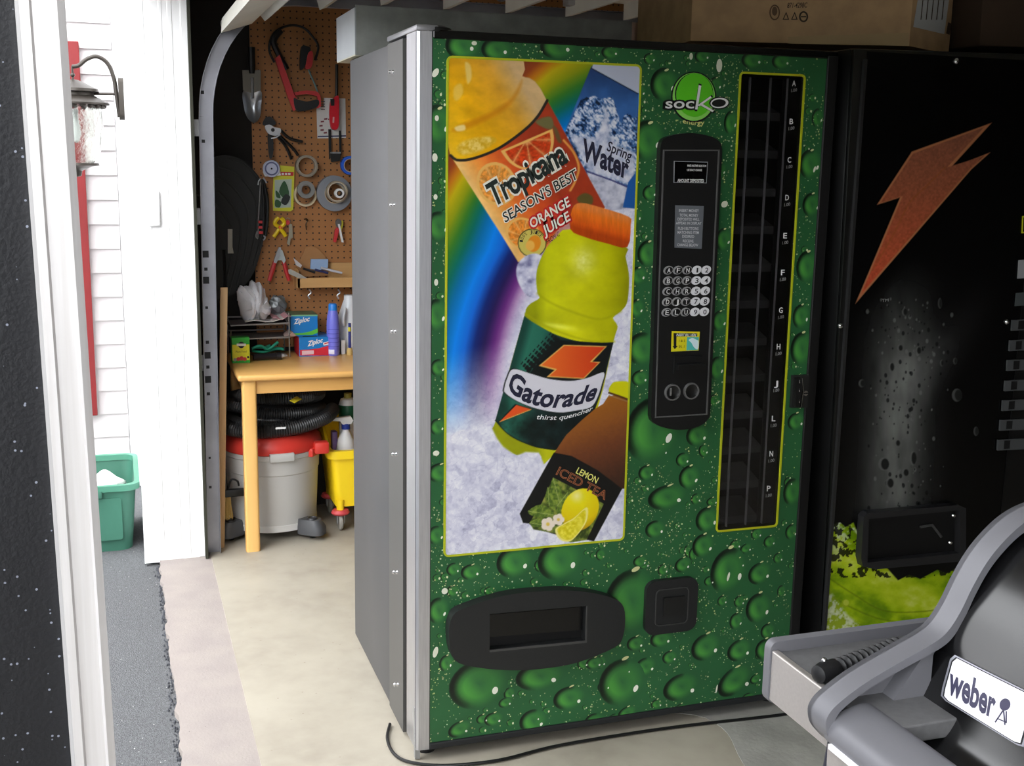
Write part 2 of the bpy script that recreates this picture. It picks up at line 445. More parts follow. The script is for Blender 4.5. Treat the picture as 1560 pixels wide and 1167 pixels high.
prof = [(.094, 1.69), (.098, 1.66), (.096, 1.60), (.088, 1.54), (.072, 1.50), (.055, 1.485)]
obj('glass', MB().lathe(prof+[(r-.004, z) for r, z in reversed(prof)], (LX, LY, 0), seg=32), gl, t)
sk = MB()
for i in range(20):
    a = 2*math.pi*i/20; sk.ball((LX+.1*math.cos(a), LY+.1*math.sin(a), 1.692), .012, .012, .010, 8, 5)
obj('scalloped_rim', sk, pew, t)
obj('finial', MB().lathe([(0, 1.487), (.075, 1.487), (.078, 1.478), (.05, 1.474), (.03, 1.465), (.016, 1.458), (.013, 1.44), (0, 1.436)], (LX, LY, 0), seg=24), pew, t)
obj('bulb', MB().lathe([(.012, 1.68), (.012, 1.65), (.016, 1.62), (.018, 1.59), (.010, 1.565), (0, 1.558)], (LX, LY, 0), seg=12), white, t)

# ------------------------------------------------------------------ recycling tub with rubbish bags
t = thing('recycling_bin', 'green plastic recycling bin holding white bags on the driveway', 'bin', (-.85, 2.15, -.022))
grn = mat('bin_green', (58, 108, 90), .5, noise=.06)
def tub(x0, x1, y0, y1, z0, z1, tp, th):
    m = MB(); o = []
    for k, (z, s) in enumerate(((z0, tp), (z1, 0.))): o.append(rrect(x0+s, y0+s, x1-s, y1-s, .05, 5))
    n = len(o[0]); vs = [(p[0], p[1], z0) for p in o[0]]+[(p[0], p[1], z1) for p in o[1]]
    i1 = rrect(x0+th, y0+th, x1-th, y1-th, .045, 5); i0 = rrect(x0+tp+th, y0+tp+th, x1-tp-th, y1-tp-th, .045, 5)
    vs += [(p[0], p[1], z1) for p in i1]+[(p[0], p[1], z0+.01) for p in i0]
    fs = [tuple(range(n-1, -1, -1)), tuple(3*n+i for i in range(n))]
    for j in range(3):
        for i in range(n): fs.append((j*n+i, j*n+(i+1) % n, (j+1)*n+(i+1) % n, (j+1)*n+i))
    return m.add(vs, fs)
BX0, BX1, BY0, BY1 = -1.06, -.643, 1.955, 2.46
obj('tub', tub(BX0, BX1, BY0, BY1, -.022, .25, .022, .006), grn, t)
ro = rrect(BX0-.006, BY0-.010, BX1+.014, BY1+.010, .055, 5); ri = rrect(BX0+.012, BY0+.012, BX1-.006, BY1-.012, .045, 5)
obj('rim', MB().prism(ro, [ri], xy, .228, .252), mat('bin_rim', (74, 132, 110), .45), t)
obj('panel', MB().prism(rrect(-.80, .03, -.70, .2, .012), [], xz, BY0-.001, BY0+.02), grn, t)
obj('handle', MB().box(-.80, -.77, BY0-.016, BY0, .205, .235, .004), grn, t)
rb = random.Random(5)
for i, (x, y, r) in enumerate(((-.80, 2.07, .068), (-.695, 2.07, .034), (-.945, 2.2, .085), (-.76, 2.25, .075))):
    m = MB().ball((x, y, .17), r, r, r*.75, 18, 12)
    m.v = [(p[0]+.012*math.sin(60*p[1]+i), p[1]+.012*math.sin(55*p[2]), max(.02, p[2]+.014*math.sin(50*p[0]+40*p[1]))) for p in m.v]
    tag(obj('rubbish_bag', m, mat('bag_white', (226, 226, 222), .5)), ['large white bag nearest the front of the green bin', 'small white bag in the right corner of the green bin', 'white bag at the left end of the green bin', 'white bag at the back of the green bin'][i], 'bag', 'white bags in the green bin')

# ------------------------------------------------------------------ near black cabinet with aluminium corner trim
t = thing('black_cabinet', 'tall black pebbled cabinet with bright aluminium edge trim nearest the camera', 'cabinet', (-1.1, -1.4, -.022), (0, -.0135, .075))
peb = mat('pebbled_black', (14, 15, 19), .5, bump=.12, bscale=260, specks=(210, .22, (112, 116, 128), .88))
def L(b): # local builder: origin at t
    return b
EX = .4045   # right edge in local x
obj('side_panel', MB().box(-.38, EX-.032, -.292, .5, .05, 1.86, .006), peb, t, local=True)
tr = [(EX-.036, -.3), (EX-.033, -.306), (EX-.026, -.306), (EX-.024, -.302), (EX-.008, -.302), (EX-.006, -.306), (EX, -.304), (EX, -.27), (EX-.036, -.27)]
obj('edge_trim', MB().prism(tr, [], xy, .04, 1.87), mat('satin_aluminium', (214, 212, 212), .4, .55, wave=((10, 10, .3), 25, (190, 186, 184))), t, local=True, smooth=False)
obj('gasket', MB().box(EX-.012, EX+.0015, -.268, -.255, .05, 1.05), black, t, local=True, smooth=False)
obj('door_slab', MB().box(-.38, EX-.004, -.27, .49, .06, 1.85), mat('cabinet_grey', (180, 180, 180), .5), t, local=True, smooth=False)
for x in (-.3, .3):
    for yy in (-.2, .4): obj('foot', MB().lathe([(0, 0), (.025, 0), (.025, .02), (.012, .025), (.012, .07)], (x, yy, 0), seg=12), black, t, local=True)

# ------------------------------------------------------------------ overhead garage door, rolled up
t = thing('garage_door', 'white ribbed steel garage door rolled up overhead', 'garage door', (.8, -.9, 1.95))
gd = mat('door_steel', (205, 203, 192), .5, noise=.05)
Y0, Y1 = -3.2, 1.70
prof = [(-.262, 1.975), (-.172, 2.045), (.046, 2.105), (.28, 2.135)]+[(.28+.245*k, 2.135) for k in range(1, 9)]
for i in range(0, len(prof)-1):
    (xa_, za), (xb_, zb) = prof[i], prof[i+1]
    sec = obj('door_section', MB().add([(xa_, Y0, za), (xb_, Y0, zb), (xb_, Y1, zb), (xa_, Y1, za), (xa_, Y0, za+.004), (xb_, Y0, zb+.004), (xb_, Y1, zb+.004), (xa_, Y1, za+.004)],
        [(0, 1, 2, 3), (4, 7, 6, 5), (0, 4, 5, 1), (3, 2, 6, 7), (0, 3, 7, 4), (1, 5, 6, 2)]), gd, t, smooth=False)
    sl = math.atan2(zb-za, xb_-xa_); nx, nz = math.sin(sl), -math.cos(sl); h = .062
    tx, tz = math.cos(sl), math.sin(sl)
    p0 = (xb_, zb); q = [(xb_-.002, zb), (xb_+nx*h-.002, zb+nz*h), (xb_+nx*h+.003+.02*tx, zb+nz*h+.02*tz+.004), (xb_+.004, zb)]
    obj('rib', MB().prism(q, [], xz, Y0, Y1), gd, t, smooth=False)
obj('bottom_rail', MB().prism([(-.29, 1.948), (-.285, 1.998), (-.235, 2.03), (-.185, 2.044), (-.182, 1.985)], [], xz, Y0, Y1), gd, t, smooth=False)
for i in (2, 4, 6, 8):
    x, z = prof[i]
    h_ = obj('hinge', MB().box(x-.03, x+.05, 1.60, 1.66, z-.03, z, .004).tube([(x+.02, 1.58, z-.035), (x+.02, 1.72, z-.035)], .008, 8), steel, t)
for i in (0, 5, 9):
    x, z = prof[i]
    obj('roller', MB().lathe([(0, -.014), (.022, -.014), (.024, 0), (.022, .014), (0, .014)], (x+.0, 1.755, z+.01), 'y', 16).tube([(x, 1.6, z+.01), (x, 1.76, z+.01)], .006, 8), steel, t)

# track
t = thing('garage_door_track', 'galvanised steel garage door track curving up from the floor by the jamb', 'track', (-.35, 1.80, 0))
TY = 1.795
def channel(path, w=.05, dpt=.026):
    """C channel swept along a path in the x,z plane; w across the path, opening towards -y"""
    m = MB(); n = len(path); vs = []
    for i in range(n):
        a = np.array(path[max(i-1, 0)]); b_ = np.array(path[min(i+1, n-1)]); tt = (b_-a)/np.linalg.norm(b_-a); nn = np.array([tt[1], -tt[0]])
        P = np.array(path[i])
        for s_, dy in ((-.5, -dpt), (-.5, 0), (.5, 0), (.5, -dpt), (.5-.04, -dpt), (.46, -.003), (-.46, -.003), (-.46, -dpt)):
            q = P+nn*w*s_; vs.append((q[0], TY+dy, q[1]))
    fs = [tuple(range(8))]+[tuple((n-1)*8+k for k in range(7, -1, -1))]
    for i in range(n-1):
        for k in range(8): fs.append((i*8+k, i*8+(k+1) % 8, (i+1)*8+(k+1) % 8, (i+1)*8+k))
    return m.add(vs, fs)
tk = mat('track_steel', (150, 150, 156), .38, .7, noise=.12, nscale=10)
V = [(-.366, 0.0), (-.346, 1.66)]
obj('vertical_track', channel([(-.366, 0.), (-.356, .8), (-.345, 1.66)]), tk, t)
arc_ = [(-.345+.33*(1-math.cos(a)), 1.66+.43*math.sin(a)) for a in [math.pi/2*i/14 for i in range(15)]]
obj('curved_track', channel(arc_), tk, t)
obj('horizontal_track', channel([(-.015, 2.09), (1.2, 2.09), (2.6, 2.09)]), tk, t)
for v, s_ in ((388, .013), (411, .006), (428, .013), (470, .005), (523, .006), (543, .013), (561, .006), (580, .013), (602, .006), (745, .005), (140, .006), (215, .006), (700, .004)):
    q = PY(314+(v-388)*.02, v, TY-.03)
    obj('slot', MB().box(q[0]-min(.011, s_), q[0]+min(.011, s_), TY-.0045, TY-.002, q[2]-s_, q[2]+s_), dark, t, smooth=False)
for z in (.25, .75, 1.3, 1.62): obj('bracket', MB().box(-.40, -.352, TY, TY+.004, z-.03, z+.03).box(-.40, -.396, TY-.03, TY+.02, z-.03, z+.03), steel, t, smooth=False)
# ================================================================== GREEN VENDING MACHINE
def F(p, d=0.):          # picture point on the machine's front plane, d = proud of it
    q = PY(p[0], p[1], 0.); return (q[0], -d, q[2])
def fp(u, v):
    q = PY(u, v, 0.); return (q[0], q[2])
vm = thing('vending_machine', 'green drink vending machine with water droplet wrap and bottle poster', 'vending machine', (.55, .42, 0))
VW, VT = 1.115, 1.81
cabm = mat('cabinet_side_grey', (76, 76, 78), .5, .1, noise=.05, nscale=5)
win = [fp(1128, 110), fp(1223, 119), fp(1182, 801), fp(1093, 806)]
wx0 = (win[0][0]+win[3][0])/2; wx1 = (win[1][0]+win[2][0])/2; wz1 = (win[0][1]+win[1][1])/2; wz0 = (win[2][1]+win[3][1])/2
cab = obj('cabinet', MB().box(0.002, VW-.01, .138, .822, .012, 1.803, .004), cabm, vm, label='grey steel cabinet side')
obj('front_flange', MB().box(-.002, .02, .136, .30, .014, 1.803), mat('cabinet_flange', (82, 81, 79), .45, .15), vm, smooth=False)
scw = MB().lathe([(0, -.004), (.005, -.003), (.006, 0)], (0, 0, 0), 'x', 10); sme = None
for v in (110, 312, 505, 692, 872, 1043):
    for du in (0, 5):
        q = PX(594+du+(v-110)*.008, v, -.002)
        o = obj('rivet', MB().lathe([(0, -.004), (.004, -.0035), (.0055, 0)], (-.002, q[1], q[2]), 'x', 10), chrome, vm)
obj('top_hinge_plate', MB().box(-.004, .05, -.004, .30, 1.808, 1.822, .004), mat('hinge_grey', (150, 150, 154), .35, .6), vm)
obj('hinge_corner', MB().lathe([(0, 1.808), (.045, 1.808), (.045, 1.818), (.03, 1.824), (0, 1.824)], (.045, .04, 0), seg=16), black, vm)
# door: black body with an opening for the selection window
door = obj('door', MB().prism([(.0345, .03), (VW, .03), (VW, VT), (.0345, VT)], [[(wx0, wz0), (wx1, wz0), (wx1, wz1), (wx0, wz1)]], xz, .0, .112), black, vm, smooth=False, label='black door body')
obj('gap_strip', MB().box(.006, .03, .104, .139, .03, 1.80), dark, vm, smooth=False)
trim = obj('aluminium_trim', MB().prism([(.0, .006), (.006, 0), (.034, -.002), (.036, .012), (.036, .108), (.02, .108), (0, .104)], [], xy, .03, 1.81), alu, vm, smooth=False, label='bright aluminium hinge-side trim')
obj('trim_groove', MB().box(-.0006, .002, .008, .012, .03, 1.81), mat('groove_dark', (60, 58, 70), .5), trim, smooth=False)
obj('top_band', MB().box(.036, VW, -.004, .01, 1.792, 1.812, .003), blackgloss, door, smooth=False)
obj('bottom_band', MB().box(.036, VW, -.006, .01, .03, .0475, .003), mat('bottom_band', (30, 32, 34), .5), door, smooth=False)
obj('right_edge', MB().box(1.083, VW, -.006, .01, .06, 1.80, .003), black, door, smooth=False)

# wrap: dark green print with painted water drops -------------------------------------------------
GX0, GX1, GZ0, GZ1 = .036, 1.084, .048, 1.795
BASE = np.array((40, 93, 54.))
wrapm = print_mat('droplet_wrap', .32, .10, 5.)
def on_wrap(x, z): return GX0 < x < GX1 and GZ0 < z < GZ1 and not (wx0 < x < wx1 and wz0 < z < wz1)
m = MB().prism([(GX0, GZ0), (GX1, GZ0), (GX1, GZ1), (GX0, GZ1)], [[(wx0, wz0), (wx1, wz0), (wx1, wz1), (wx0, wz1)]], xz, -.0012, -.0002)
m.c = [BASE]*len(m.v)
wrap = obj('wrap', m, wrapm, vm, smooth=False, label='dark green wrap printed with water droplets')
PXM = 1/610.     # metres per picture pixel on the front
big = [(729,1042,45,38,.1),(822,1030,38,22,0),(947,1039,38,38,0),(867,1063,26,19,0),(1037,1046,31,22,.2),(812,1098,22,19,0),(784,856,28,24,0),(853,853,35,31,0),
 (962,915,44,50,0),(1071,831,19,19,0),(1109,869,31,37,-.2),(1075,985,26,22,.3),(1007,973,19,14,0),(983,1015,18,15,.2),(1020,1001,13,11,0),(718,871,16,12,0),(691,867,11,10,0),
 (1157,873,21,18,.3),(1155,926,23,25,0),(1152,813,10,10,0),(1172,825,11,10,0),(1126,990,22,18,.3),(1169,961,13,13,0),(1165,989,18,18,0),(1119,1036,33,22,.6),
 (1121,946,12,14,0),(1126,916,10,10,0),(1205,810,11,13,0),(1100,915,9,9,0),(994,655,44,50,-.2),(1062,663,19,17,0),(1050,727,18,19,0),(1016,757,32,19,.1),(1077,791,20,20,0),
 (998,806,17,14,0),(979,531,26,24,0),(1096,489,19,16,0),(1092,561,13,18,0),(1221,531,20,26,0),(1212,642,15,14,0),(1220,482,15,19,0),(1229,406,19,24,0),(1207,749,17,22,0),(975,576,14,12,0),
 (1012,129,22,23,0),(987,214,26,28,0),(1113,187,15,17,0),(1234,250,19,22,0),(1236,312,16,18,0),(990,294,12,11,0),(1102,365,16,17,0),(987,386,17,19,0),(1146,92,18,12,0),(1190,94,16,11,0),
 (667,190,22,26,0),(668,345,20,20,0),(665,480,18,22,0),(668,560,12,12,0),(670,720,18,14,0),(667,650,12,12,0),(705,70,24,18,0),(757,76,22,15,0),(850,72,26,16,0),(665,815,14,14,0),
 (905,1098,16,13,0),(680,1010,11,13,0),(668,930,16,20,0),(700,1110,18,12,.3),(752,1095,15,11,0),(968,980,15,12,0),(1040,860,14,12,.3),(1055,940,10,9,0),(1080,885,9,8,0),
 (955,1085,16,10,.3),(1000,1072,10,8,0),(1060,1080,12,8,0),(1140,1062,12,8,0),(690,900,10,9,0),(735,1095,10,8,0),(905,1010,14,10,0),(920,1045,11,10,0),(970,470,12,14,0),(968,330,11,12,0),
 (972,420,14,13,0),(1085,450,9,10,0),(1088,610,10,10,0),(1040,700,12,11,0),(985,720,14,12,0),(1120,830,10,9,0),(1185,850,9,9,0),(1190,900,8,10,0),(1060,760,9,9,0),(975,855,12,9,0),(745,900,8,7,0),
 (1097,260,10,12,0),(1245,180,10,14,0),(975,140,9,11,0),(1090,130,11,12,0),(1070,86,13,9,0),(990,90,10,8,0),(930,80,14,9,0)]
rd = random.Random(21)
dm = MB(); dm.c = []
HL = np.array((214, 218, 178.))
def shade_disc(u, v, rx, ry, rot, ring=(0, .3, .5, .66, .76, .84, .90, .95, 1.0), seg=26, k=1., lay=.0016):
    cx, cz = fp(u, v); rx *= PXM; ry *= PXM
    o = len(dm.v); vs = []; cs = []; fs = []
    for r in ring:
        for i in range(seg):
            a = 2*math.pi*i/seg; x, z = r*rx*math.cos(a), r*ry*math.sin(a)
            X, Z = cx+x*math.cos(rot)-z*math.sin(rot), cz+x*math.sin(rot)+z*math.cos(rot)
            X = min(max(X, GX0), GX1); Z = min(max(Z, GZ0), GZ1)
            vs.append((X, -lay, Z))
            ul = max(0., math.cos(a-math.radians(160)))           # upper-left rim is dark
            dk = math.exp(-((r-.90)/.17)**2)*ul**.45*k
            lr = max(0., 1-abs(r-.45)/.55)*(.45+.55*max(0, math.cos(a-math.radians(205))))
            c = BASE*(1+.0*r)+np.array((38, 62, 8.))*lr*k
            lo = max(0., math.cos(a+math.radians(60)))*math.exp(-((r-.85)/.15)**2)*.05*k
            c = c*(1-dk)*(1-lo)+np.array((9, 16, 11.))*dk
            if r >= .999: c = BASE.copy() if ul < .25 else c*.5+BASE*.5
            cs.append(c)
    n = len(ring)
    for j in range(n-1):
        for i in range(seg): fs.append((j*seg+i, j*seg+(i+1) % seg, (j+1)*seg+(i+1) % seg, (j+1)*seg+i))
    dm.add(vs, fs); dm.c += cs
def fleck(u, v, rx, ry, rot, col, lay, seg=7):
    cx, cz = fp(u, v)
    if not on_wrap(cx, cz): return
    p = circ(cx, cz, rx*PXM, seg, ry*PXM, rot)
    dm.add([(q[0], -lay, q[1]) for q in p], [tuple(range(seg))]); dm.c += [col]*seg
mid = []
for i in range(900):
    mid.append((rd.uniform(658, 1240), rd.uniform(60, 1120), rd.choice((2.5, 3, 3.5, 4, 4.5, 5, 6, 7.5))))
lay = .0014
def in_big(u, v):
    return any(((u-b[0])/b[2])**2+((v-b[1])/b[3])**2 < .86 for b in big if b[2] > 11)
big = [(u, v, rx*1.1, ry*1.1, r_) for u, v, rx, ry, r_ in big]
for (u, v, r) in mid:
    if in_big(u, v): continue
    x, z = fp(u, v)
    if on_wrap(x-r*PXM, z) and on_wrap(x+r*PXM, z) and on_wrap(x, z-r*PXM) and on_wrap(x, z+r*PXM):
        lay += 4e-7; shade_disc(u, v, r, r*.9, 0, (0, .6, .85, 1.0), 10, .9, lay)
        fleck(u+r*.45, v+r*.1, max(.9, r*.22), max(.9, r*.28), rd.uniform(-.5, .5), HL, .0027)
# fine spray, thicker in drifts
cl = [(rd.uniform(660, 1240), rd.uniform(60, 1120), rd.uniform(25, 80)) for _ in range(60)]
for i in range(10500):
    if rd.random() < .7:
        c = rd.choice(cl); u, v = rd.gauss(c[0], c[2]), rd.gauss(c[1], c[2])
    else: u, v = rd.uniform(658, 1245), rd.uniform(58, 1128)
    if in_big(u, v) and rd.random() < .93: continue
    s = rd.choice((.6, .65, .75, .85, 1., 1.2, 1.6))
    cc = HL*rd.uniform(.62, 1.0)*np.array((.95, 1, rd.uniform(.75, 1)))
    fleck(u, v, s, s*rd.uniform(.8, 1.2), rd.uniform(0, 3), cc, .0022, 5)
for i in range(46): big.append((rd.uniform(662, 1236), rd.uniform(840, 1110) if i % 2 else rd.uniform(660, 860), rd.uniform(7, 13), rd.uniform(7, 12), rd.uniform(0, .4)))
big.sort(key=lambda b: b[2])
lay = .0020
for (u, v, rx, ry, rot) in big:
    lay += 3e-6
    x_, z_ = fp(u, v)
    if not all(on_wrap(x_+a*rx*PXM, z_) for a in (-1, -.5, 0, .5, 1)) and wx0-.03 < x_ < wx1+.03 and wz0-.02 < z_ < wz1+.02:
        gap = (wx0-x_ if x_ < wx0 else x_-wx1)/PXM-1
        if gap < 4: continue
        rx = min(rx, gap)
    shade_disc(u, v, rx, ry, rot, lay=lay)
    if rx > 9:
        fleck(u+rx*.50, v+ry*.22, max(1.2, rx*.10), max(1.6, ry*.15), rd.uniform(-.6, -.1), np.array((228, 230, 215.)), .0027, 12)
        if rd.random() < .7: fleck(u+rx*.12, v-ry*.88, max(1.5, rx*.16), max(1., ry*.07), .35, np.array((205, 205, 150.)), .0027, 10)
# long glints seen on some drops
for (u, v, a, b_, r_) in ((1109,878,2.2,8,-.2),(1091,1049,1.5,8,-.15),(663,993,4,9,-.25),(784,1010,7,4,.3),(1095,100,5,10,0),(1103,311,6,5,.5),(722,66,4,3,0),(663,111,4,7,-.6),(665,180,3,4,0),(662,240,4,6,0),
                          (663,300,3,4,0),(664,430,3,5,0),(664,690,5,4,0),(677,900,5,5,0),(1052,86,3,5,0),(1240,258,2,5,-.3),(1125,690,3,3,0)):
    fleck(u, v, a, b_, r_, np.array((222, 224, 205.)), .0028, 12)
dm.c = np.array(dm.c)
obj('droplet_print', dm, wrapm, wrap, smooth=False)

# ---------------------------------------------------------------- poster, painted point by point
px0, px1, pz0, pz1 = .0735, .5558, .5503, 1.7507
ST = .0017
nx = int((px1-px0)/ST); nz = int((pz1-pz0)/ST)
gx = np.linspace(px0, px1, nx); gz = np.linspace(pz0, pz1, nz)
GXX, GZZ = np.meshgrid(gx, gz)
P3 = np.stack([GXX.ravel(), np.zeros(nx*nz), GZZ.ravel()], 1)
UV = to_px(P3); U, Vv = UV[:, 0], UV[:, 1]
def vnoise(u, v, s, seed):
    r = np.random.RandomState(seed); g_ = r.rand(256, 256)
    a, b_ = u/s+1000, v/s+1000; i, j = np.floor(a).astype(int), np.floor(b_).astype(int); fa, fb = a-i, b_-j
    fa = fa*fa*(3-2*fa); fb = fb*fb*(3-2*fb); i &= 255; j &= 255; i2, j2 = (i+1) & 255, (j+1) & 255
    return (g_[i, j]*(1-fa)+g_[i2, j]*fa)*(1-fb)+(g_[i, j2]*(1-fa)+g_[i2, j2]*fa)*fb
def fbm(u, v, s, seed, o=4):
    t_ = 0; a = 1; n = 0
    for k in range(o): t_ = t_+a*vnoise(u, v, s/2**k, seed+k); n += a; a *= .55
    return t_/n
def sdist(poly, u, v):
    P = np.array(poly, float); n = len(P); d = np.full(u.shape, 1e9); ins = np.zeros(u.shape, bool)
    for i in range(n):
        a, b_ = P[i], P[(i+1) % n]; e = b_-a; L2 = e@e+1e-12
        t_ = np.clip(((u-a[0])*e[0]+(v-a[1])*e[1])/L2, 0, 1)
        d = np.minimum(d, (u-a[0]-t_*e[0])**2+(v-a[1]-t_*e[1])**2)
        c1 = (a[1] <= v) != (b_[1] <= v)
        with np.errstate(divide='ignore', invalid='ignore'):
            xi = a[0]+(v-a[1])*(e[0])/(e[1] if e[1] != 0 else 1e-12)
        ins ^= c1 & (u < xi)
    return np.where(ins, -1, 1)*np.sqrt(d)
class Paint:
    def __init__(s, u, v, base): s.u, s.v = u, v; s.c = np.tile(np.array(base, float), (len(u), 1))
    def mask(s, poly, soft=1.0):
        P = np.array(poly); pad = soft+2
        bb = (s.u > P[:, 0].min()-pad) & (s.u < P[:, 0].max()+pad) & (s.v > P[:, 1].min()-pad) & (s.v < P[:, 1].max()+pad)
        i = np.nonzero(bb)[0]; return i, np.clip(.5-sdist(poly, s.u[i], s.v[i])/soft, 0, 1)
    def fill(s, poly, col, soft=1.0, a=1.):
        i, m_ = s.mask(poly, soft); m_ = (m_*a)[:, None]
        c = col(s.u[i], s.v[i]) if callable(col) else np.array(col, float)
        s.c[i] = s.c[i]*(1-m_)+c*m_
    def line(s, pts, w, col, soft=1., a=1.):
        P = np.array(pts, float); pad = w+soft+2
        i = np.nonzero((s.u > P[:, 0].min()-pad) & (s.u < P[:, 0].max()+pad) & (s.v > P[:, 1].min()-pad) & (s.v < P[:, 1].max()+pad))[0]
        u, v = s.u[i], s.v[i]; d = np.full(u.shape, 1e9)
        for p, q in zip(P[:-1], P[1:]):
            e = q-p; t_ = np.clip(((u-p[0])*e[0]+(v-p[1])*e[1])/(e@e+1e-9), 0, 1); d = np.minimum(d, (u-p[0]-t_*e[0])**2+(v-p[1]-t_*e[1])**2)
        m_ = (np.clip(.5-(np.sqrt(d)-w/2)/soft, 0, 1)*a)[:, None]
        c = col(u, v) if callable(col) else np.array(col, float)
        s.c[i] = s.c[i]*(1-m_)+c*m_
def ramp(t_, stops):
    x = [q[0] for q in stops]; return np.stack([np.interp(t_, x, [q[1][k] for q in stops]) for k in range(3)], -1)
def mixc(a, b_, t_): return a*(1-t_)[:, None]+b_*t_[:, None]
ice_n = fbm(U, Vv, 26, 3, 5); ice_f = fbm(U+.6*Vv, Vv-.3*U, 9, 9, 3); ice_b = fbm(U, Vv, 70, 15, 3)
def worley(u, v, s, seed):
    r = np.random.RandomState(seed); jx, jy, cv = r.rand(256, 256), r.rand(256, 256), r.rand(256, 256)
    a, b_ = u/s+500, v/s+500; i, j = np.floor(a).astype(int), np.floor(b_).astype(int)
    d1 = np.full(u.shape, 9.); d2 = d1.copy(); cc = np.zeros(u.shape)
    for di in (-1, 0, 1):
        for dj in (-1, 0, 1):
            p, q = (i+di) & 255, (j+dj) & 255; d = np.hypot(i+di+jx[p, q]-a, j+dj+jy[p, q]-b_)
            nw = d < d1; d2 = np.where(nw, d1, np.minimum(d2, d)); cc = np.where(nw, cv[p, q], cc); d1 = np.where(nw, d, d1)
    return d1, d2, cc
def ice_t(u, v, seed=3):
    w1, w2 = fbm(u, v, 18, seed+40, 3)*22, fbm(u, v, 18, seed+50, 3)*22
    d1, d2, cc = worley(u+w1+.4*v, v+w2-.3*u, 15, seed); e1, e2, ce = worley(u+w2, v*1.3+w1, 6, seed+1)
    t_ = .34+.20*cc+.10*ce+.30*(fbm(u, v, 60, seed+15, 4)-.5)+.22*(fbm(u, v, 5, seed+9, 2)-.5)
    return t_-.16*np.exp(-((d2-d1)/.05)**2)*(cc > .55)+.13*np.exp(-((e2-e1)/.08)**2)*(ce > .7)
ICE = ramp(ice_t(U, Vv), [(.12, (120, 120, 150)), (.28, (176, 176, 202)), (.42, (202, 202, 222)), (.56, (220, 220, 234)), (.75, (238, 238, 244))])
pt = Paint(U, Vv, (0, 0, 0)); pt.c = ICE.copy()
s_ = np.hypot(U-1130, Vv-600)-36*np.clip((U-688)/152, 0, 1)*np.clip((380-Vv)/60, 0, 1)
RB = ramp(s_, [(352, (190, 190, 215)), (372, (160, 110, 170)), (386, (100, 42, 120)), (400, (40, 28, 84)), (414, (20, 40, 112)), (428, (22, 104, 214)), (444, (10, 132, 236)), (462, (6, 110, 170)),
     (478, (10, 108, 92)), (496, (58, 122, 40)), (516, (142, 152, 18)), (534, (192, 172, 16)), (548, (196, 120, 24)), (562, (150, 66, 30)), (600, (110, 50, 30))])
wgt = np.clip((s_-350)/30, 0, 1)*np.clip((665-Vv-.25*(U-690))/130, 0, 1)
pt.c = mixc(pt.c, RB, wgt)
# spring water bottle
wl = [(900, 101), (973, 103), (967, 288), (957, 287), (930, 276), (895, 264), (878, 232), (861, 197)]
def sky(u, v):
    t_ = np.clip((v-105)/60, 0, 1); c = mixc(np.tile((38, 66, 116.), (len(u), 1)), np.tile((58, 104, 168.), (len(u), 1)), t_)
    return c*(.85+.3*fbm(u, v, 20, 31))[:, None]
pt.fill(wl, sky)
ridge = [(858, 205), (872, 178), (880, 160), (884, 152), (893, 148), (905, 146), (912, 151), (924, 149), (931, 148), (936, 158), (941, 176), (945, 190), (950, 176), (957, 173), (964, 180), (970, 178), (970, 290), (895, 268), (875, 232)]
def rock(u, v):
    n = fbm(u, v+.5*u, 10, 44, 4); r_ = fbm(u*1.8-v, v*1.2, 4.5, 47, 2)
    return ramp(n*.5+r_*.5, [(.32, (14, 28, 54)), (.42, (40, 78, 130)), (.5, (84, 124, 180)), (.57, (180, 192, 216)), (.7, (226, 228, 236))])
pt.fill(ridge, rock, 2)
pt.fill([(917, 160), (924, 166), (929, 205), (940, 222), (966, 232), (966, 284), (930, 272), (896, 262), (876, 222), (868, 205), (882, 208), (906, 210), (914, 192), (920, 175)], lambda u, v: ramp(fbm(u, v, 9, 52), [(.25, (150, 162, 194)), (.45, (196, 200, 220)), (.7, (226, 226, 236))]), 5, .95)
pt.fill([(903, 97), (975, 97), (975, 143), (969, 141), (901, 104)], (188, 194, 214), 1)
pt.line([(900, 104), (971, 143)], 1.6, (28, 34, 60))
pt.fill([(893, 262), (926, 274), (958, 287), (952, 318), (925, 322), (905, 290)], lambda u, v: ramp(fbm(u, v, 12, 61), [(.2, (128, 132, 156)), (.5, (186, 188, 206)), (.8, (218, 218, 228))]))
pt.line([(893, 261), (930, 274), (958, 286)], 2.4, (66, 66, 120))
pt.fill([(956, 278), (968, 262), (968, 318), (948, 316)], (34, 88, 160), 1.5)
# orange juice bottle
bot = [(680, 80), (797, 92), (799, 106), (795, 116), (800, 118), (806, 119), (814, 124), (822, 134), (830, 149), (860, 203), (890, 259), (921, 316), (880, 345), (830, 380), (800, 392), (789, 399), (760, 352), (720, 290), (685, 236), (678, 200)]
def juice(u, v):
    t_ = np.clip(((u-685)*.86-(v-160)*.5+60)/170, 0, 1)
    c = ramp(t_, [(0, (244, 204, 84)), (.2, (244, 190, 24)), (.5, (240, 176, 12)), (.8, (226, 164, 44)), (1, (212, 176, 124))])
    n = fbm(u+v*.6, v*1.4-u*.5, 24, 71, 4)
    return np.clip(c*(.86+.24*n)[:, None], 0, 255)
pt.fill(bot, juice)
pt.fill(cr([(688, 198), (710, 186), (745, 172), (778, 150), (794, 122), (790, 140), (770, 166), (735, 186), (700, 200)], 4), (196, 118, 8), 6, .6)
pt.fill(cr([(697, 222), (715, 212), (745, 208), (755, 214), (740, 226), (712, 235), (698, 234)], 4), lambda u, v: ramp(fbm(u, v, 5, 75), [(.3, (206, 166, 40)), (.7, (238, 212, 130))]), 5, .8)
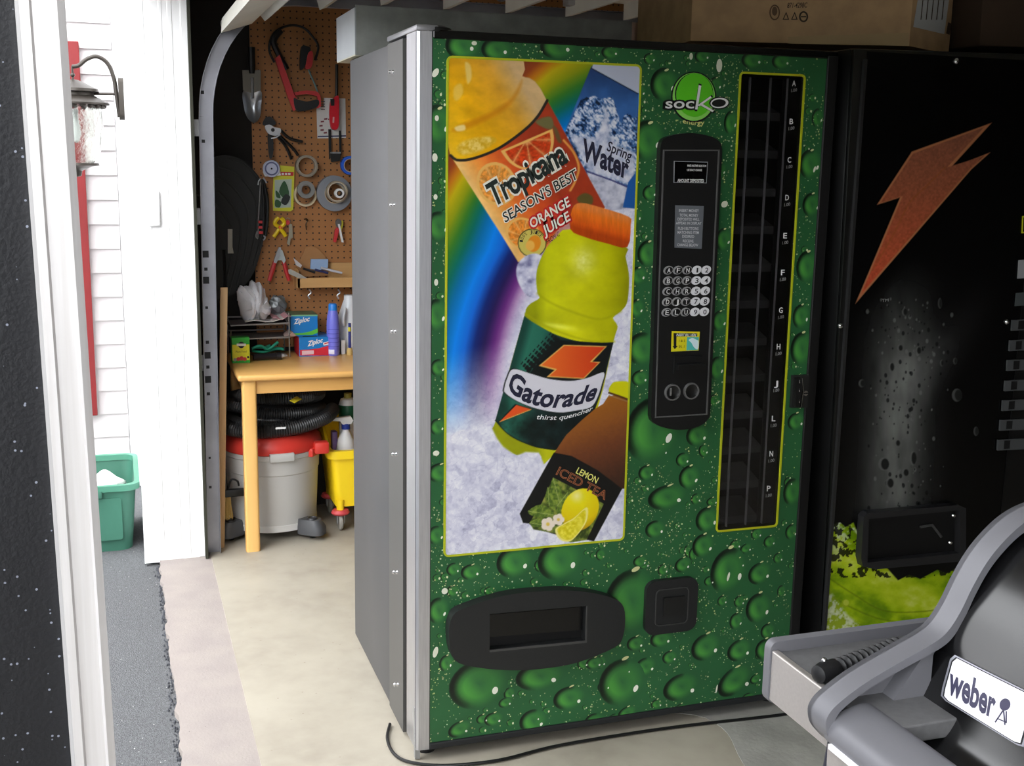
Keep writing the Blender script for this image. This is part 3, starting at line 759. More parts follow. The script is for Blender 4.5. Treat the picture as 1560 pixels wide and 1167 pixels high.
pt.fill(cr([(708, 95), (716, 100), (718, 118), (712, 128), (709, 112)], 4), (232, 208, 130), 3, .7)
pt.fill(cr([(692, 132), (702, 128), (705, 142), (695, 154), (690, 146)], 4), (232, 200, 110), 4, .6)
pt.fill(cr([(692, 194), (706, 190), (708, 198), (696, 200)], 4), (240, 222, 160), 3, .8)
ring_ = cr([(686, 237), (697, 244), (722, 241), (759, 226), (796, 200), (818, 178), (833, 153)], 6, False)
lab = ring_+[(860, 203), (890, 259), (921, 316), (880, 345), (830, 380), (800, 392), (789, 399), (760, 352), (720, 290)]
def label_c(u, v):
    t_ = ((u-690)*.87+(v-240)*-.5)/110.; t2 = ((u-690)*.5+(v-240)*.87)/140.
    t_ = np.clip(t_-.05*t2+.12, 0, 1.2)
    c = ramp(t_, [(0, (244, 214, 158)), (.15, (242, 190, 112)), (.35, (238, 152, 64)), (.55, (228, 112, 44)), (.8, (206, 78, 34)), (1.1, (166, 58, 32))])
    return c*(.9+.2*fbm(u, v, 16, 81))[:, None]
pt.fill(lab, label_c)
pt.line(ring_, 4.2, (44, 40, 34))
def slice_(cx, cy, R_, poly, flesh, seed, rim=(236, 180, 96)):
    pt.fill(poly, rim)
    def fl(u, v):
        a = np.arctan2(v-cy, u-cx); r_ = np.hypot(u-cx, v-cy)/R_
        w = np.abs(np.sin(a*4.5))**.35; n = fbm(u+a*9, v*1.0, 3.2, seed, 2)
        c = np.array(flesh, float)*(.72+.5*n)[:, None]
        return mixc(np.tile((240, 190, 120.), (len(u), 1)), c, np.clip(w*1.1, 0, 1)*np.clip((r_-.05)*4, 0, 1))
    P = np.array(poly); c0 = P.mean(0); pt.fill([tuple(c0+(p-c0)*.86) for p in P], fl)
half = [(762, 229)]+[(801+41*math.cos(a)*.98+0, 214+41*math.sin(a)) for a in [math.radians(157-k*8.2) for k in range(0, 22)]]
half = [p for p in half if True]
slice_(801, 213, 38, [(762, 230), (841, 196)]+cr([(841, 196), (843, 216), (836, 240), (818, 256), (796, 258), (776, 248), (762, 230)], 5, False), (206, 66, 26), 91)
slice_(756, 283, 30, circ(756, 280, 30, 24, 34, -.5), (232, 150, 60), 93)
slice_(797, 360, 26, circ(796, 356, 27, 24, 24, .6), (232, 140, 50), 95)
pt.line(cr([(858, 214), (873, 232), (881, 255), (876, 275), (868, 290)], 5, False), 3.5, (226, 150, 70), 1.5)
pt.fill(cr([(815, 186), (824, 180), (838, 178), (843, 190), (838, 197), (826, 194)], 4), (110, 104, 64), 3)
pt.fill(cr([(842, 192), (848, 196), (855, 216), (850, 217), (845, 207)], 4), (104, 84, 50), 3)
pt.fill(cr([(878, 302), (890, 294), (902, 300), (900, 312), (884, 310)], 4), (96, 84, 42), 3)
pt.fill([(796, 385), (830, 380), (860, 330), (880, 340), (830, 384), (800, 398)], lambda u, v: ramp(fbm(u, v, 10, 99), [(.2, (160, 160, 190)), (.7, (222, 222, 234))]), 4, .55)
pt.fill(circ(810, 370, 22), (48, 58, 24)); pt.fill(circ(810, 370, 20.6), (206, 190, 92)); pt.fill(circ(813, 371, 10, 20, 13, .3), (228, 140, 36), 1.5); pt.fill(circ(807, 374, 7, 16, 8), (236, 178, 80), 2)
# ice mound by the necks
def icef(u, v): return ramp(fbm(u, v, 13, 103, 4), [(.2, (120, 120, 158)), (.42, (176, 177, 206)), (.62, (212, 212, 230)), (.8, (234, 234, 242))])
pt.fill(cr([(788, 402), (800, 390), (815, 386), (826, 392), (832, 412), (822, 450), (806, 452), (794, 440), (786, 420)], 4), icef, 2)
# lime sports drink
liq = cr([(868, 349), (846, 362), (830, 380), (819, 405), (816, 425), (818, 446), (821, 454), (808, 462), (801, 470), (798, 482), (776, 560), (755, 640), (748, 655), (756, 672), (767, 682), (787, 693), (820, 690), (826, 707), (840, 695), (880, 660), (910, 620), (933, 522), (940, 497), (933, 484), (945, 474), (954, 462), (957, 440), (957, 415), (952, 390), (950, 374)], 3)
def lime(u, v):
    t_ = np.clip((u-815)/140, 0, 1); c = ramp(t_, [(0, (150, 156, 10)), (.12, (196, 200, 18)), (.45, (206, 206, 16)), (.8, (186, 186, 8)), (1, (150, 150, 6))])
    n = fbm(u, v*1.3, 30, 111, 4); c = c*(.9+.2*n)[:, None]
    h = np.exp(-((u-888)**2/300+(v-398)**2/420)); h2 = np.exp(-((u-(850+.25*(v-490)))**2/500+(v-497-.15*(u-850))**2/16))
    return np.clip(c+h[:, None]*np.array((26, 26, 90.))*(.5+fbm(u, v, 4, 115))[:, None]+h2[:, None]*np.array((36, 36, 60.)), 0, 255)
pt.fill(liq, lime)
pt.line(cr([(818, 447), (840, 462), (880, 478), (915, 486), (945, 474)], 5, False), 3, (150, 152, 6), 4, .5)
pt.line(cr([(800, 478), (830, 496), (870, 512), (905, 520), (935, 520)], 5, False), 3, (170, 172, 8), 3, .6)
def capc(u, v):
    c = ramp(np.clip((v-312-.28*(u-880))/36, 0, 1), [(0, (230, 130, 60)), (.3, (236, 116, 30)), (.75, (222, 92, 22)), (1, (180, 66, 16))]); return c*(.9+.2*fbm(u*3, v*.5, 8, 121))[:, None]
pt.fill(cr([(871, 318), (884, 309), (915, 316), (957, 330), (960, 342), (955, 376), (925, 371), (890, 361), (868, 349)], 3), capc)
gl_ = cr([(798, 481), (815, 493), (850, 511), (890, 521), (934, 521)], 5, False)+[(927, 548), (915, 598), (904, 628), (880, 655), (850, 684)]+cr([(845, 685), (815, 680), (785, 668), (768, 656), (754, 640)], 5, False)
def gcol(u, v):
    t_ = np.clip((u-760-.28*(640-v))/100, 0, 1.3); c = ramp(t_, [(0, (24, 66, 56)), (.12, (44, 112, 92)), (.3, (40, 104, 86)), (.55, (28, 52, 50)), (1.3, (22, 34, 36))])
    n = fbm(u, v, 14, 131, 4); lo = np.clip((v-600)/50, 0, 1); return c*(1-lo*.45+lo*1.1*(n-.4))[:, None]
pt.fill(gl_, gcol)
dk_ = (20, 24, 24)
pt.fill([(852, 518), (932, 523), (918, 572), (895, 580), (840, 579), (806, 569), (812, 560), (826, 545), (838, 530)], dk_, 1.5)
for k in range(16):
    t_ = k/15; x, y = 850+(804-850)*t_, 518+(566-518)*t_
    for j, r_ in ((0, 3.4), (1, 2.6), (2, 1.9), (3, 1.2)): pt.fill(circ(x-j*3.6-1+(k % 2)*1.5, y-j*3.4-1-(k % 2), r_, 10), dk_)
pt.fill([(858, 525), (924, 527), (902, 550.5), (914, 551), (889, 577), (832, 574), (843.7, 563.4), (820, 557)], (226, 176, 90), 1.5)
pt.fill([(859, 526.5), (921, 528.5), (898, 551), (911, 552.5), (888, 575.5), (836, 572.5), (848, 562), (824, 556)], lambda u, v: ramp(np.clip((u-820)/100, 0, 1), [(0, (232, 112, 40)), (1, (206, 58, 26))]))
ban = cr([(768, 590), (772, 576), (781, 562), (808, 569), (836, 577), (868, 580), (894, 575.5), (919, 567), (916, 585), (909, 606), (899, 620), (877, 625), (851, 628), (817, 622), (788, 611), (769, 598)], 4)
pt.fill([tuple(np.array((843, 598))+(np.array(p)-np.array((843, 598)))*1.025) for p in ban], dk_, 1.5); pt.fill(ban, (214, 212, 222))
pt.fill([(784, 615), (811, 623), (758, 644), (768, 632)], dk_, 1.5); pt.fill([(786, 616.5), (808, 623), (760.5, 642)], (222, 84, 34)); pt.line([(808, 623.5), (761, 642)], 1.2, (228, 180, 90))
pt.line(cr([(845, 685), (815, 680), (785, 668), (768, 656), (754, 640)], 5, False), 1.5, (18, 28, 26))
# ice in front of the lower bottles
pt.fill([(676, 668), (700, 655), (748, 650), (757, 668), (766, 680), (786, 694), (800, 688), (820, 689), (828, 706), (800, 740), (791, 782), (796, 796), (815, 805), (846, 808), (850, 822), (868, 829), (868, 850), (670, 850)], lambda u, v: ramp(ice_t(u, v), [(.12, (120, 120, 150)), (.28, (176, 176, 202)), (.42, (202, 202, 222)), (.56, (220, 220, 234)), (.75, (238, 238, 244))]), 3)
# iced tea
tea = [(926, 603), (918, 615), (905, 623), (885, 640), (862, 662), (851, 678), (843, 691), (946, 744), (958, 744), (958, 600)]
pt.fill(tea, lambda u, v: ramp(np.clip((v-605+.35*(u-900))/140, 0, 1)+.10*(fbm(u, v, 3.5, 141, 2)-.5), [(0, (158, 96, 26)), (.3, (140, 82, 34)), (.6, (106, 58, 34)), (1, (62, 38, 28))]))
pt.fill(cr([(927, 596), (930, 586), (938, 581), (958, 583), (958, 606), (942, 602)], 4), (206, 204, 14)); pt.line([(927, 598), (942, 603), (958, 609)], 3, (82, 50, 22)); pt.line([(927, 602), (942, 607), (958, 612)], 1.2, (150, 120, 90))
blk = [(843, 689), (870, 694), (910, 716), (947, 744), (904, 824), (894, 822), (868, 818), (850, 815), (813, 804), (805, 797), (796, 796), (791, 782)]
pt.fill(blk, (20, 20, 20))
pic = [(842, 727), (919, 767), (893, 822), (868, 826), (846, 812), (812, 806), (806, 796), (825, 765)]
pt.fill(pic, lambda u, v: ramp(fbm(u, v, 6, 151), [(.3, (52, 66, 26)), (.6, (112, 128, 50)), (.8, (150, 150, 70))]))
for L_ in ([(842, 728), (852, 742), (857, 760), (855, 778), (846, 770), (838, 750)], [(834, 742), (842, 760), (846, 778), (836, 770), (831, 756)], [(804, 778), (822, 768), (838, 776), (842, 784), (826, 788), (810, 785)], [(806, 796), (816, 790), (828, 792), (832, 800), (815, 802)], [(864, 750), (858, 768), (850, 784), (848, 770)]):
    pt.fill(cr(L_, 3), lambda u, v: ramp(fbm(u*2, v*2, 7, 155), [(.3, (70, 96, 32)), (.7, (132, 152, 60))]), 1.2); pt.line([L_[0], L_[3]], .8, (170, 180, 110))
pt.fill(circ(883, 776, 27, 28, 34, .5), lambda u, v: ramp(np.clip(np.hypot(u-878, v-755)/55, 0, 1), [(0, (240, 232, 150)), (.25, (228, 216, 20)), (.7, (222, 196, 10)), (1, (170, 130, 6))]))
sl_ = cr([(893, 772), (894, 790), (884, 808), (868, 824), (852, 821), (845, 806), (858, 797), (874, 788)], 4)
pt.fill(sl_, (236, 226, 130)); c0 = np.array((871, 805)); pt.fill([tuple(c0+(np.array(p)-c0)*.87) for p in sl_], lambda u, v: ramp(fbm(u, v, 4, 161), [(.3, (206, 192, 20)), (.7, (232, 220, 70))]))
for (x, y, r_) in ((834, 798, 10), (850, 791, 8.5)):
    for k in range(5): a = k*1.257; pt.fill(circ(x+r_*.55*math.cos(a), y+r_*.55*math.sin(a), r_*.55, 12), (232, 218, 200), 1.2)
    pt.fill(circ(x, y, r_*.28, 10), (220, 190, 80), 1.5)
# mesh for the painted sheet
idx = np.arange(nx*nz).reshape(nz, nx)
quads = np.stack([idx[:-1, :-1], idx[:-1, 1:], idx[1:, 1:], idx[1:, :-1]], -1).reshape(-1, 4)
def grid_mesh(name, V3, quads, cols, m_):
    me = bpy.data.meshes.new(name); n, k = len(V3), len(quads)
    me.vertices.add(n); me.vertices.foreach_set('co', np.asarray(V3, np.float32).ravel())
    me.loops.add(k*4); me.loops.foreach_set('vertex_index', quads.ravel().astype(np.int32))
    me.polygons.add(k); me.polygons.foreach_set('loop_start', np.arange(0, 4*k, 4, dtype=np.int32))
    me.update(calc_edges=True)
    ca = me.color_attributes.new('Col', 'FLOAT_COLOR', 'POINT'); arr = np.ones((n, 4), np.float32); arr[:, :3] = lin_np(cols); ca.data.foreach_set('color', arr.ravel())
    me.materials.append(m_); return me
PL = .0034
V3 = P3.copy(); V3[:, 1] = -PL; V3 -= np.array(vm.location)
postm = print_mat('poster_print', .28)
poster = bpy.data.objects.new('poster', grid_mesh('poster', V3, quads, pt.c, postm)); COL.objects.link(poster); poster.parent = vm
poster['label'] = 'printed poster of juice, sports drink, water and iced tea bottles on ice'
obj('poster_backing', MB().box(px0, px1, -.0032, -.0002, pz0, pz1), white, poster, smooth=False)
lime_line = mat('lime_border', (176, 184, 28), .4)
def frame(x0, z0, x1, z1, w, d, r): return MB().prism(rrect(x0-w, z0-w, x1+w, z1+w, r), [rrect(x0, z0, x1, z1, max(r-w, .002))], xz, -d, -.0003)
obj('poster_border', frame(px0, pz0, px1, pz1, .0052, .0045, .014), lime_line, poster, smooth=False)
# lettering on the poster
ivory = mat('ivory_ink', (232, 228, 214), .5); greenblack = mat('green_black_ink', (26, 36, 32), .5); redink = mat('red_ink', (196, 36, 34), .5); navy = mat('navy_ink', (28, 28, 52), .5)
def words(s, o, r, up, m1, m2=None, off=.0, off2=.06, bend=0., base=0.0004):
    if m2: text_obj('lettering_outline', s, o, r, up, F, PL+base, m2, poster, off2, bend)
    return text_obj('lettering', s, o, r, up, F, PL+base+.0004, m1, poster, off, bend)
words('Tropicana', (752, 314), (864, 246), (-13, -31), greenblack, ivory, .03, .095, 0, .0008)
words("SEASON'S BEST", (769, 339), (880, 271), (-5, -14), blackink, ivory, .008, .075)
words('ORANGE', (809, 348), (868, 313), (-4, -13.5), ivory, redink, .02, .15)
words('JUICE', (829, 359), (868, 335), (-4, -13.5), ivory, redink, .02, .15)
words('FROM C', (833, 372), (852, 359), (-2, -7), blackink)
for k, ch in enumerate('100% JUICE'):
    a = math.radians(-170+k*14.5); c_ = np.array((810+14.5*math.cos(a), 370+14.5*math.sin(a))); tn = np.array((-math.sin(a), math.cos(a))); 
    if ch != ' ': words(ch, c_-tn*1.5, c_+tn*1.5, (5*math.cos(a), 5*math.sin(a)), blackink)
words('Water', (886, 243), (954, 272), (3, -31), navy, None, .034)
words('Spring', (923, 229), (959, 245), (4, -14), navy, None, .016)
def arc_words(s, pts, up, m1, off=0., base=.0006):
    v0, _ = glyphs(s); x0, x1 = v0[:, 0].min(), v0[:, 0].max(); v, f = glyphs(s, off)
    P = np.array(cr(pts, 12, False)); d = np.r_[0, np.cumsum(np.hypot(*np.diff(P, axis=0).T))]; d /= d[-1]
    t_ = (v[:, 0]-x0)/(x1-x0); X = np.interp(t_, d, P[:, 0]); Yv = np.interp(t_, d, P[:, 1])
    out = [F((a+up[0]*q/CAPH, b_+up[1]*q/CAPH), PL+base) for a, b_, q in zip(X, Yv, v[:, 1])]
    return obj('lettering', MB().add(out, f), m1, poster, smooth=False)
arc_words('Gatorade', [(772, 592), (800, 611), (836, 619.5), (872, 617), (904, 608)], (10, -27), navy, .03)
arc_words('thirst quencher', [(816, 638), (850, 639), (875, 634), (901, 625)], (2.4, -7), whiteink, .01)
words('LEMON', (876, 720), (907, 736), (4.5, -8.5), mat('pale_lemon_ink', (226, 222, 120), .5), None, .012)
words('ICED TEA', (846, 722), (920, 761), (6, -11.5), mat('copper_ink', (160, 98, 62), .5), None, .02)
words('ICED TEA', (846, 722), (920, 761), (6, -11.5), mat('dark_copper_ink', (60, 30, 18), .5), None, -.022, base=.0008)

# ---------------------------------------------------------------- energy drink logo
lg = obj('logo_disc', MB().prism([fp(*p) for p in circ(1056, 148, 34.5, 36, 39)], [], lambda p, d: (p[0], -d, p[1]), .0026, .0030), blackink, vm, smooth=False, label='round green energy drink logo')
def dec(name, poly, d, m_, par): return obj(name, MB().prism([fp(*p) for p in poly], [], lambda p, q: (p[0], -q, p[1]), d, d+.0003), m_, par, smooth=False)
lgm = mat('logo_lime', (92, 198, 34), .4); lgl = mat('logo_pale_lime', (140, 214, 96), .4)
dec('ring_print', circ(1056, 147.5, 32.3, 36, 36.6), .0031, lgl, lg)
dec('disc_print', circ(1056.5, 143.5, 29.3, 32, 32), .0035, blackink, lg)
dec('disc_core', circ(1057, 145, 28, 32, 33.2), .0039, lgm, lg)
text_obj('lettering_outline', 'soc', (1012.5, 165), (1055.5, 165), (.8, -15.5), F, .0044, blackink, lg, .13)
text_obj('lettering', 'soc', (1012.5, 165), (1055.5, 165), (.8, -15.5), F, .0052, whiteink, lg, .012)
K = [[(1057.5, 166.5), (1061, 167), (1066.8, 131), (1063, 130)], [(1061, 160.5), (1064, 162), (1082.5, 149), (1081, 146.5)], [(1064.5, 160), (1068, 158), (1086, 168.5), (1084, 171)]]
for ply in K:
    c0 = np.mean(np.array(ply), 0); big_ = [tuple(np.array(p)+(np.array(p)-c0)/np.linalg.norm(np.array(p)-c0)*2.8) for p in ply]
    dec('letter_stroke_outline', big_, .0044, blackink, lg); dec('letter_stroke', ply, .0052, whiteink, lg)
dec('letter_ring_outline', circ(1094.5, 157, 15.5, 28, 9.6, .0), .0044, blackink, lg)
dec('letter_ring', circ(1094.5, 157, 13.6, 28, 7.9, -.08), .0052, whiteink, lg)
dec('letter_ring_hole', circ(1093.5, 157.2, 10.6, 24, 5.8, -.08), .0056, blackink, lg)
text_obj('lettering', 'energy', (1039.5, 187.5), (1072, 190), (.3, -7), F, .0030, mat('pale_gold_ink', (214, 212, 130), .5), lg, .012, 1.5)
# ---------------------------------------------------------------- selection window
wf = obj('window_border', frame(wx0, wz0, wx1, wz1, .0052, .004, .012), lime_line, vm, smooth=False)
obj('window_back', MB().box(wx0-.005, wx1+.005, .100, .108, wz0-.005, wz1+.005), dark, vm, smooth=False)
shelfm = mat('shelf_black', (74, 74, 74), .45)
rowz = [PY(1203, 365, 0)[2]]
LET = [('A', 1209, 127), ('B', 1205, 185), ('C', 1202, 243.5), ('D', 1198.5, 301), ('E', 1195.5, 359), ('F', 1192, 415), ('G', 1189, 472.5), ('H', 1185.5, 528), ('J', 1182, 584), ('L', 1178, 637.5), ('N', 1174.5, 691), ('P', 1170.5, 744)]
rows = []
for ch, u, v in LET:
    z = PY(u, v, 0)[2]
    s = obj('shelf', MB().prism([(.012, z-.075), (.10, z-.045), (.10, z-.062), (.012, z-.095)], [], yz, wx0+.002, wx1-.055), shelfm, vm, smooth=False)
obj('price_strip', MB().box(wx1-.052, wx1-.002, .010, .016, wz0+.004, wz1-.004), mat('price_strip', (13, 13, 14), .35), vm, smooth=False)
for k in (.17, .5, .77): obj('divider_highlight', MB().box(wx0+(wx1-wx0)*k-.0013, wx0+(wx1-wx0)*k+.0013, .004, .012, wz0+.006, wz1-.006), mat('divider_highlight_grey', (150, 150, 152), .4), vm, smooth=False)  # plastic column edges, with their highlights put into the pale grey
gm = mat('smoked_glass', (205, 205, 208), .05, trans=1., ior=1.45)
pane = obj('glass_pane', MB().box(wx0-.002, wx1+.002, -.001, .002, wz0-.002, wz1+.002), gm, vm, smooth=False)
letm = MB()
for ch, u, v in LET:
    obj('letter_mark', lettering(MB(), ch, (u-2.6, v+4), (u+2.6, v+4), (.3, -8), F, .0015, .015), whiteink, pane, smooth=False)
    obj('price_mark', lettering(MB(), '1.00', (u-4.2, v+13.5), (u+4.6, v+12), (.2, -4.6), F, .0015, .01), mat('grey_ink', (150, 150, 150), .5), pane, smooth=False)

# ---------------------------------------------------------------- money panel with keypad
bez = cr([(1000, 226), (1004, 213), (1020, 206), (1048, 203), (1076, 208), (1090, 216), (1094, 228)], 4, False)+[(1084.5, 430), (1076, 625)]+cr([(1075, 632), (1066, 643), (1048, 650), (1025, 652), (1004, 648), (990, 641), (986, 632)], 4, False)+[(993, 430)]
pan = obj('money_panel', MB().prism([fp(*p) for p in bez], [], lambda p, d: (p[0], -d, p[1]), .0005, .022), black, vm, label='black money panel with keypad, bill slot and coin rings')
inner = [(1004, 228), (1089.5, 228), (1080, 430), (1071, 629), (992, 634), (997.5, 430)]
obj('panel_ridge', MB().prism([fp(*p) for p in inner], [[fp(*p) for p in [(1006, 230), (1087.5, 230), (1078, 430), (1069.3, 627.3), (993.7, 632), (999.3, 430)]]], lambda p, d: (p[0], -d, p[1]), .022, .0245), mat('ridge_grey', (84, 84, 84), .35), pan, smooth=False)
FD = .022
def on_panel(poly, d0, d1, m_, name, par=pan): return obj(name, MB().prism([F(p)[::2] for p in poly], [], lambda p, d: (p[0], -d, p[1]), FD+d0, FD+d1), m_, par, smooth=False)
ds = on_panel([(1020.5, 245), (1072, 246.5), (1070, 279), (1020, 278)], 0, .001, mat('display_line', (150, 152, 156), .4), 'display')
on_panel([(1021.5, 246), (1071, 247.5), (1069, 278), (1021, 277)], .001, .0015, blackgloss, 'display_screen', ds)
def on_p(p, d): 
    q = F(p); return (q[0], -FD-d, q[2])
for s, o_, r_, h in (('MAKE ANOTHER SELECTION', (1040.5, 253.6), (1069, 254.2), 3), ('USE EXACT CHANGE', (1040, 260.2), (1062.5, 260.6), 3), ('AMOUNT DEPOSITED', (1025.5, 277), (1065.5, 277.6), 4.6)):
    text_obj('display_text', s, o_, r_, (.1, -h), on_p, .0018, whiteink, ds, .02)
pl = on_panel([(1022.5, 312), (1066, 313.5), (1062.5, 378), (1021.5, 376.5)], 0, .0008, mat('plate_grey', (96, 100, 106), .4), 'instruction_plate')
for s, a, b_, v in (('INSERT MONEY', 1028, 1058, 322), ('TOTAL MONEY', 1029, 1057, 329), ('DEPOSITED WILL', 1026, 1059, 335), ('APPEAR IN DISPLAY', 1023.5, 1062, 341), ('PUSH BUTTONS', 1026.5, 1057.5, 349), ('MATCHING ITEM', 1026, 1058, 355), ('DESIRED', 1033, 1051, 361), ('RECEIVE', 1034, 1050, 368), ('CHANGE BELOW', 1025.5, 1057, 374)):
    text_obj('plate_text', s, (a, v), (b_, v+.5), (.1, -4), on_p, .0012, mat('pale_grey_ink', (198, 200, 204), .5), pl, .012)
keys = ['AFN12', 'BGP34', 'CHR56', 'DJT78', 'ELU90']
kd = mat('key_black', (16, 16, 17), .3); ks = mat('key_silver', (222, 222, 226), .3); kr = mat('key_rim', (150, 150, 150), .3)
for r_ in range(5):
    for c_ in range(5):
        u = 1011.7+c_*14.28-.7*r_; v = 410.3-.1*c_+r_*15.9-.1*c_*r_*.2
        ov = circ(u, v, 7.6, 18, 5.9, -.6); num = c_ > 2
        kb = obj('key', MB().prism([F(p)[::2] for p in ov], [], lambda p, d: (p[0], -d, p[1]), FD, FD+.004), ks if num else kr, pan)
        if not num:
            obj('key_top', MB().prism([F(p)[::2] for p in circ(u+.4, v+.2, 6.1, 16, 4.5, -.6)], [], lambda p, d: (p[0], -d, p[1]), FD+.004, FD+.0045), kd, kb, smooth=False)
        text_obj('key_mark', keys[r_][c_], (u-(1. if keys[r_][c_] == '1' else 2.4), v+3.6), (u+(1. if keys[r_][c_] == '1' else 2.4), v+3.6), (.6, -7), on_p, .0052, blackink if num else whiteink, kb, .01)
# bill entry sticker
ye = mat('sticker_yellow', (214, 204, 30), .4); te = mat('sticker_teal', (80, 182, 172), .4)
st = on_panel([(1017.5, 502.5), (1060, 503.5), (1058, 532), (1016.5, 533.5)], 0, .0006, ye, 'bill_sticker')
on_panel([(1020, 505.5), (1056, 506), (1056, 510.5), (1024.5, 510.5), (1024.3, 525), (1026.5, 525), (1022, 530), (1018.5, 525.3), (1020.3, 525)], .0006, .0008, blackink, 'sticker_arrow', st)
on_panel([(1040.5, 511.5), (1058.5, 511.5), (1057.2, 531), (1039.6, 531.8)], .0006, .0008, te, 'sticker_picture', st)
on_panel(cr([(1043, 516), (1049, 513), (1055, 516), (1058, 518), (1057, 530), (1051, 527), (1047, 520)], 3), .0008, .001, mat('sticker_pale', (206, 226, 232), .5), 'sticker_hand', st)
text_obj('sticker_text', 'INSERT BILL HERE', (1024, 510), (1054, 510.3), (1, -3.6), on_p, .0012, whiteink, st, .015)
text_obj('sticker_text', '1 & 5', (1028, 519), (1037, 519), (.5, -3.5), on_p, .0012, blackink, st)
text_obj('sticker_text', 'IN. 1', (1028, 528), (1036, 528), (.3, -4), on_p, .0012, blackink, st)
obj('bill_acceptor', MB().prism([F(p)[::2] for p in [(1020, 541), (1062, 540), (1061, 566), (1019, 567)]], [], lambda p, d: (p[0], -d, p[1]), FD, FD+.008), black, pan, smooth=False)
obj('bill_slot', MB().prism([F(p)[::2] for p in [(1021, 551), (1062.5, 550), (1062, 558), (1021, 559)]], [], lambda p, d: (p[0], -d, p[1]), FD+.008, FD+.026), mat('slot_black', (22, 22, 22), .3), pan, smooth=False)
for u, v in ((1018, 595), (1046.5, 593)):
    c = F((u, v)); R_ = 13/610.
    cr_ = obj('coin_ring', MB().lathe([(R_-.003, -.022), (R_-.003, -.029), (R_, -.029), (R_+.001, -.022)], (c[0], 0, c[2]), 'y', 28), mat('ring_grey', (120, 120, 120), .3, .5), pan)
    obj('coin_dish', MB().lathe([(0, -.0225), (R_*.5, -.0225), (R_-.003, -.026)], (c[0], 0, c[2]), 'y', 20), mat('dish_black', (24, 24, 24), .3), cr_)
c = F((1015, 594)); obj('coin_slot', MB().box(c[0]-.0015, c[0]+.0015, -.028, -.022, c[2]-.010, c[2]+.010), steel, pan, smooth=False)

# ---------------------------------------------------------------- delivery hatch and coin return
oval = cr([(678.5, 963), (684, 931), (708, 917), (763, 900), (822, 893.5), (874, 893.5), (919, 902), (940, 914), (944.5, 938), (940, 966), (926, 980), (874, 1001), (822, 1010.5), (770, 1013), (718, 1008), (687, 997)], 4)
hole = [(740, 928), (886, 916), (884.5, 970), (740, 984)]
hm = mat('hatch_black', (27, 28, 29), .5, noise=.08, nscale=200)
ht = obj('delivery_hatch', MB().prism([fp(*p) for p in oval], [[fp(*p) for p in hole]], lambda p, d: (p[0], -d, p[1]), .0005, .034), hm, vm, label='black oval delivery hatch surround')
obj('hatch_back', MB().prism([fp(*p) for p in hole], [], lambda p, d: (p[0], -d, p[1]), .0027, .0035), dark, ht, smooth=False)
obj('hatch_flap', MB().prism([fp(*p) for p in [(741, 934), (885, 922), (884, 957), (741, 968)]], [], lambda p, d: (p[0], -d, p[1]), .006, .012), mat('flap_black', (12, 12, 13), .25), ht, smooth=False)
obj('hatch_sill', MB().prism([fp(*p) for p in [(740, 982.5), (884.5, 968.5), (886, 916), (887.5, 915.8), (886.5, 971.5), (740, 985.5)]], [], lambda p, d: (p[0], -d, p[1]), .030, .0348), mat('sill_grey', (62, 62, 62), .4), ht, smooth=False)
sq = [fp(980, 960), fp(1058, 881)]
x0, z0 = fp(981, 960); x1, z1 = fp(1057, 880)
cx0, cx1, cz0, cz1 = .573, .708, .305, .437
a = fp(980, 921)[0]; b_ = fp(1058, 921)[0]; zt = fp(1019, 880)[1]; zb = fp(1019, 961)[1]
ret = obj('coin_return', MB().prism(rrect(a, zb, b_, zt, .028), [], lambda p, d: (p[0], -d, p[1]), .0005, .016), hm, vm, label='black square coin return')
w_ = b_-a; h_ = zt-zb
obj('coin_return_ridge', MB().prism(rrect(a+.18*w_, zb+.16*h_, b_-.18*w_, zt-.16*h_, .014), [rrect(a+.195*w_, zb+.175*h_, b_-.195*w_, zt-.175*h_, .012)], lambda p, d: (p[0], -d, p[1]), .016, .019), mat('ridge_dark', (58, 58, 58), .4), ret)
obj('coin_return_cup', MB().prism([(a+.33*w_, zb+.34*h_), (b_-.27*w_, zb+.34*h_), (b_-.27*w_, zt-.32*h_), (a+.33*w_, zt-.32*h_)], [], lambda p, d: (p[0], -d, p[1]), .016, .022), mat('cup_black', (22, 22, 22), .35), ret)
# lock
lk = obj('lock_plate', MB().prism([fp(*p) for p in [(1205, 571), (1229, 570), (1227, 620), (1202, 620)]], [], lambda p, d: (p[0], -d, p[1]), .0005, .012), mat('lock_grey', (44, 44, 44), .4, .3), vm, smooth=False, label='dark lock plate with slotted cylinder')
obj('lock_handle', MB().prism([fp(*p) for p in [(1206.5, 574), (1214, 573), (1215.5, 590), (1212, 618), (1205, 618)]], [], lambda p, d: (p[0], -d, p[1]), .012, .022), black, lk, smooth=False)
obj('lock_edge', MB().prism([fp(*p) for p in cr([(1214.2, 574), (1215.8, 590), (1214.5, 606), (1212.5, 618)], 4, False)+[(1213.5, 618), (1215.6, 606), (1217, 590), (1215.4, 574)]], [], lambda p, d: (p[0], -d, p[1]), .012, .0235), chrome, lk, smooth=False)
c = F((1222.5, 597.5)); obj('lock_cylinder', MB().lathe([(0, -.017), (.007, -.017), (.009, -.012)], (c[0], 0, c[2]), 'y', 16), chrome, lk)
obj('lock_slot', MB().box(c[0]-.006, c[0]+.006, -.0185, -.0168, c[2]-.001, c[2]+.001), dark, lk, smooth=False)
for v in (579, 592, 609):
    c = F((1211, v)); obj('lock_glint', MB().box(c[0]-.0015, c[0]+.0015, -.0235, -.021, c[2]-.005, c[2]+.005, .001), chrome, lk)
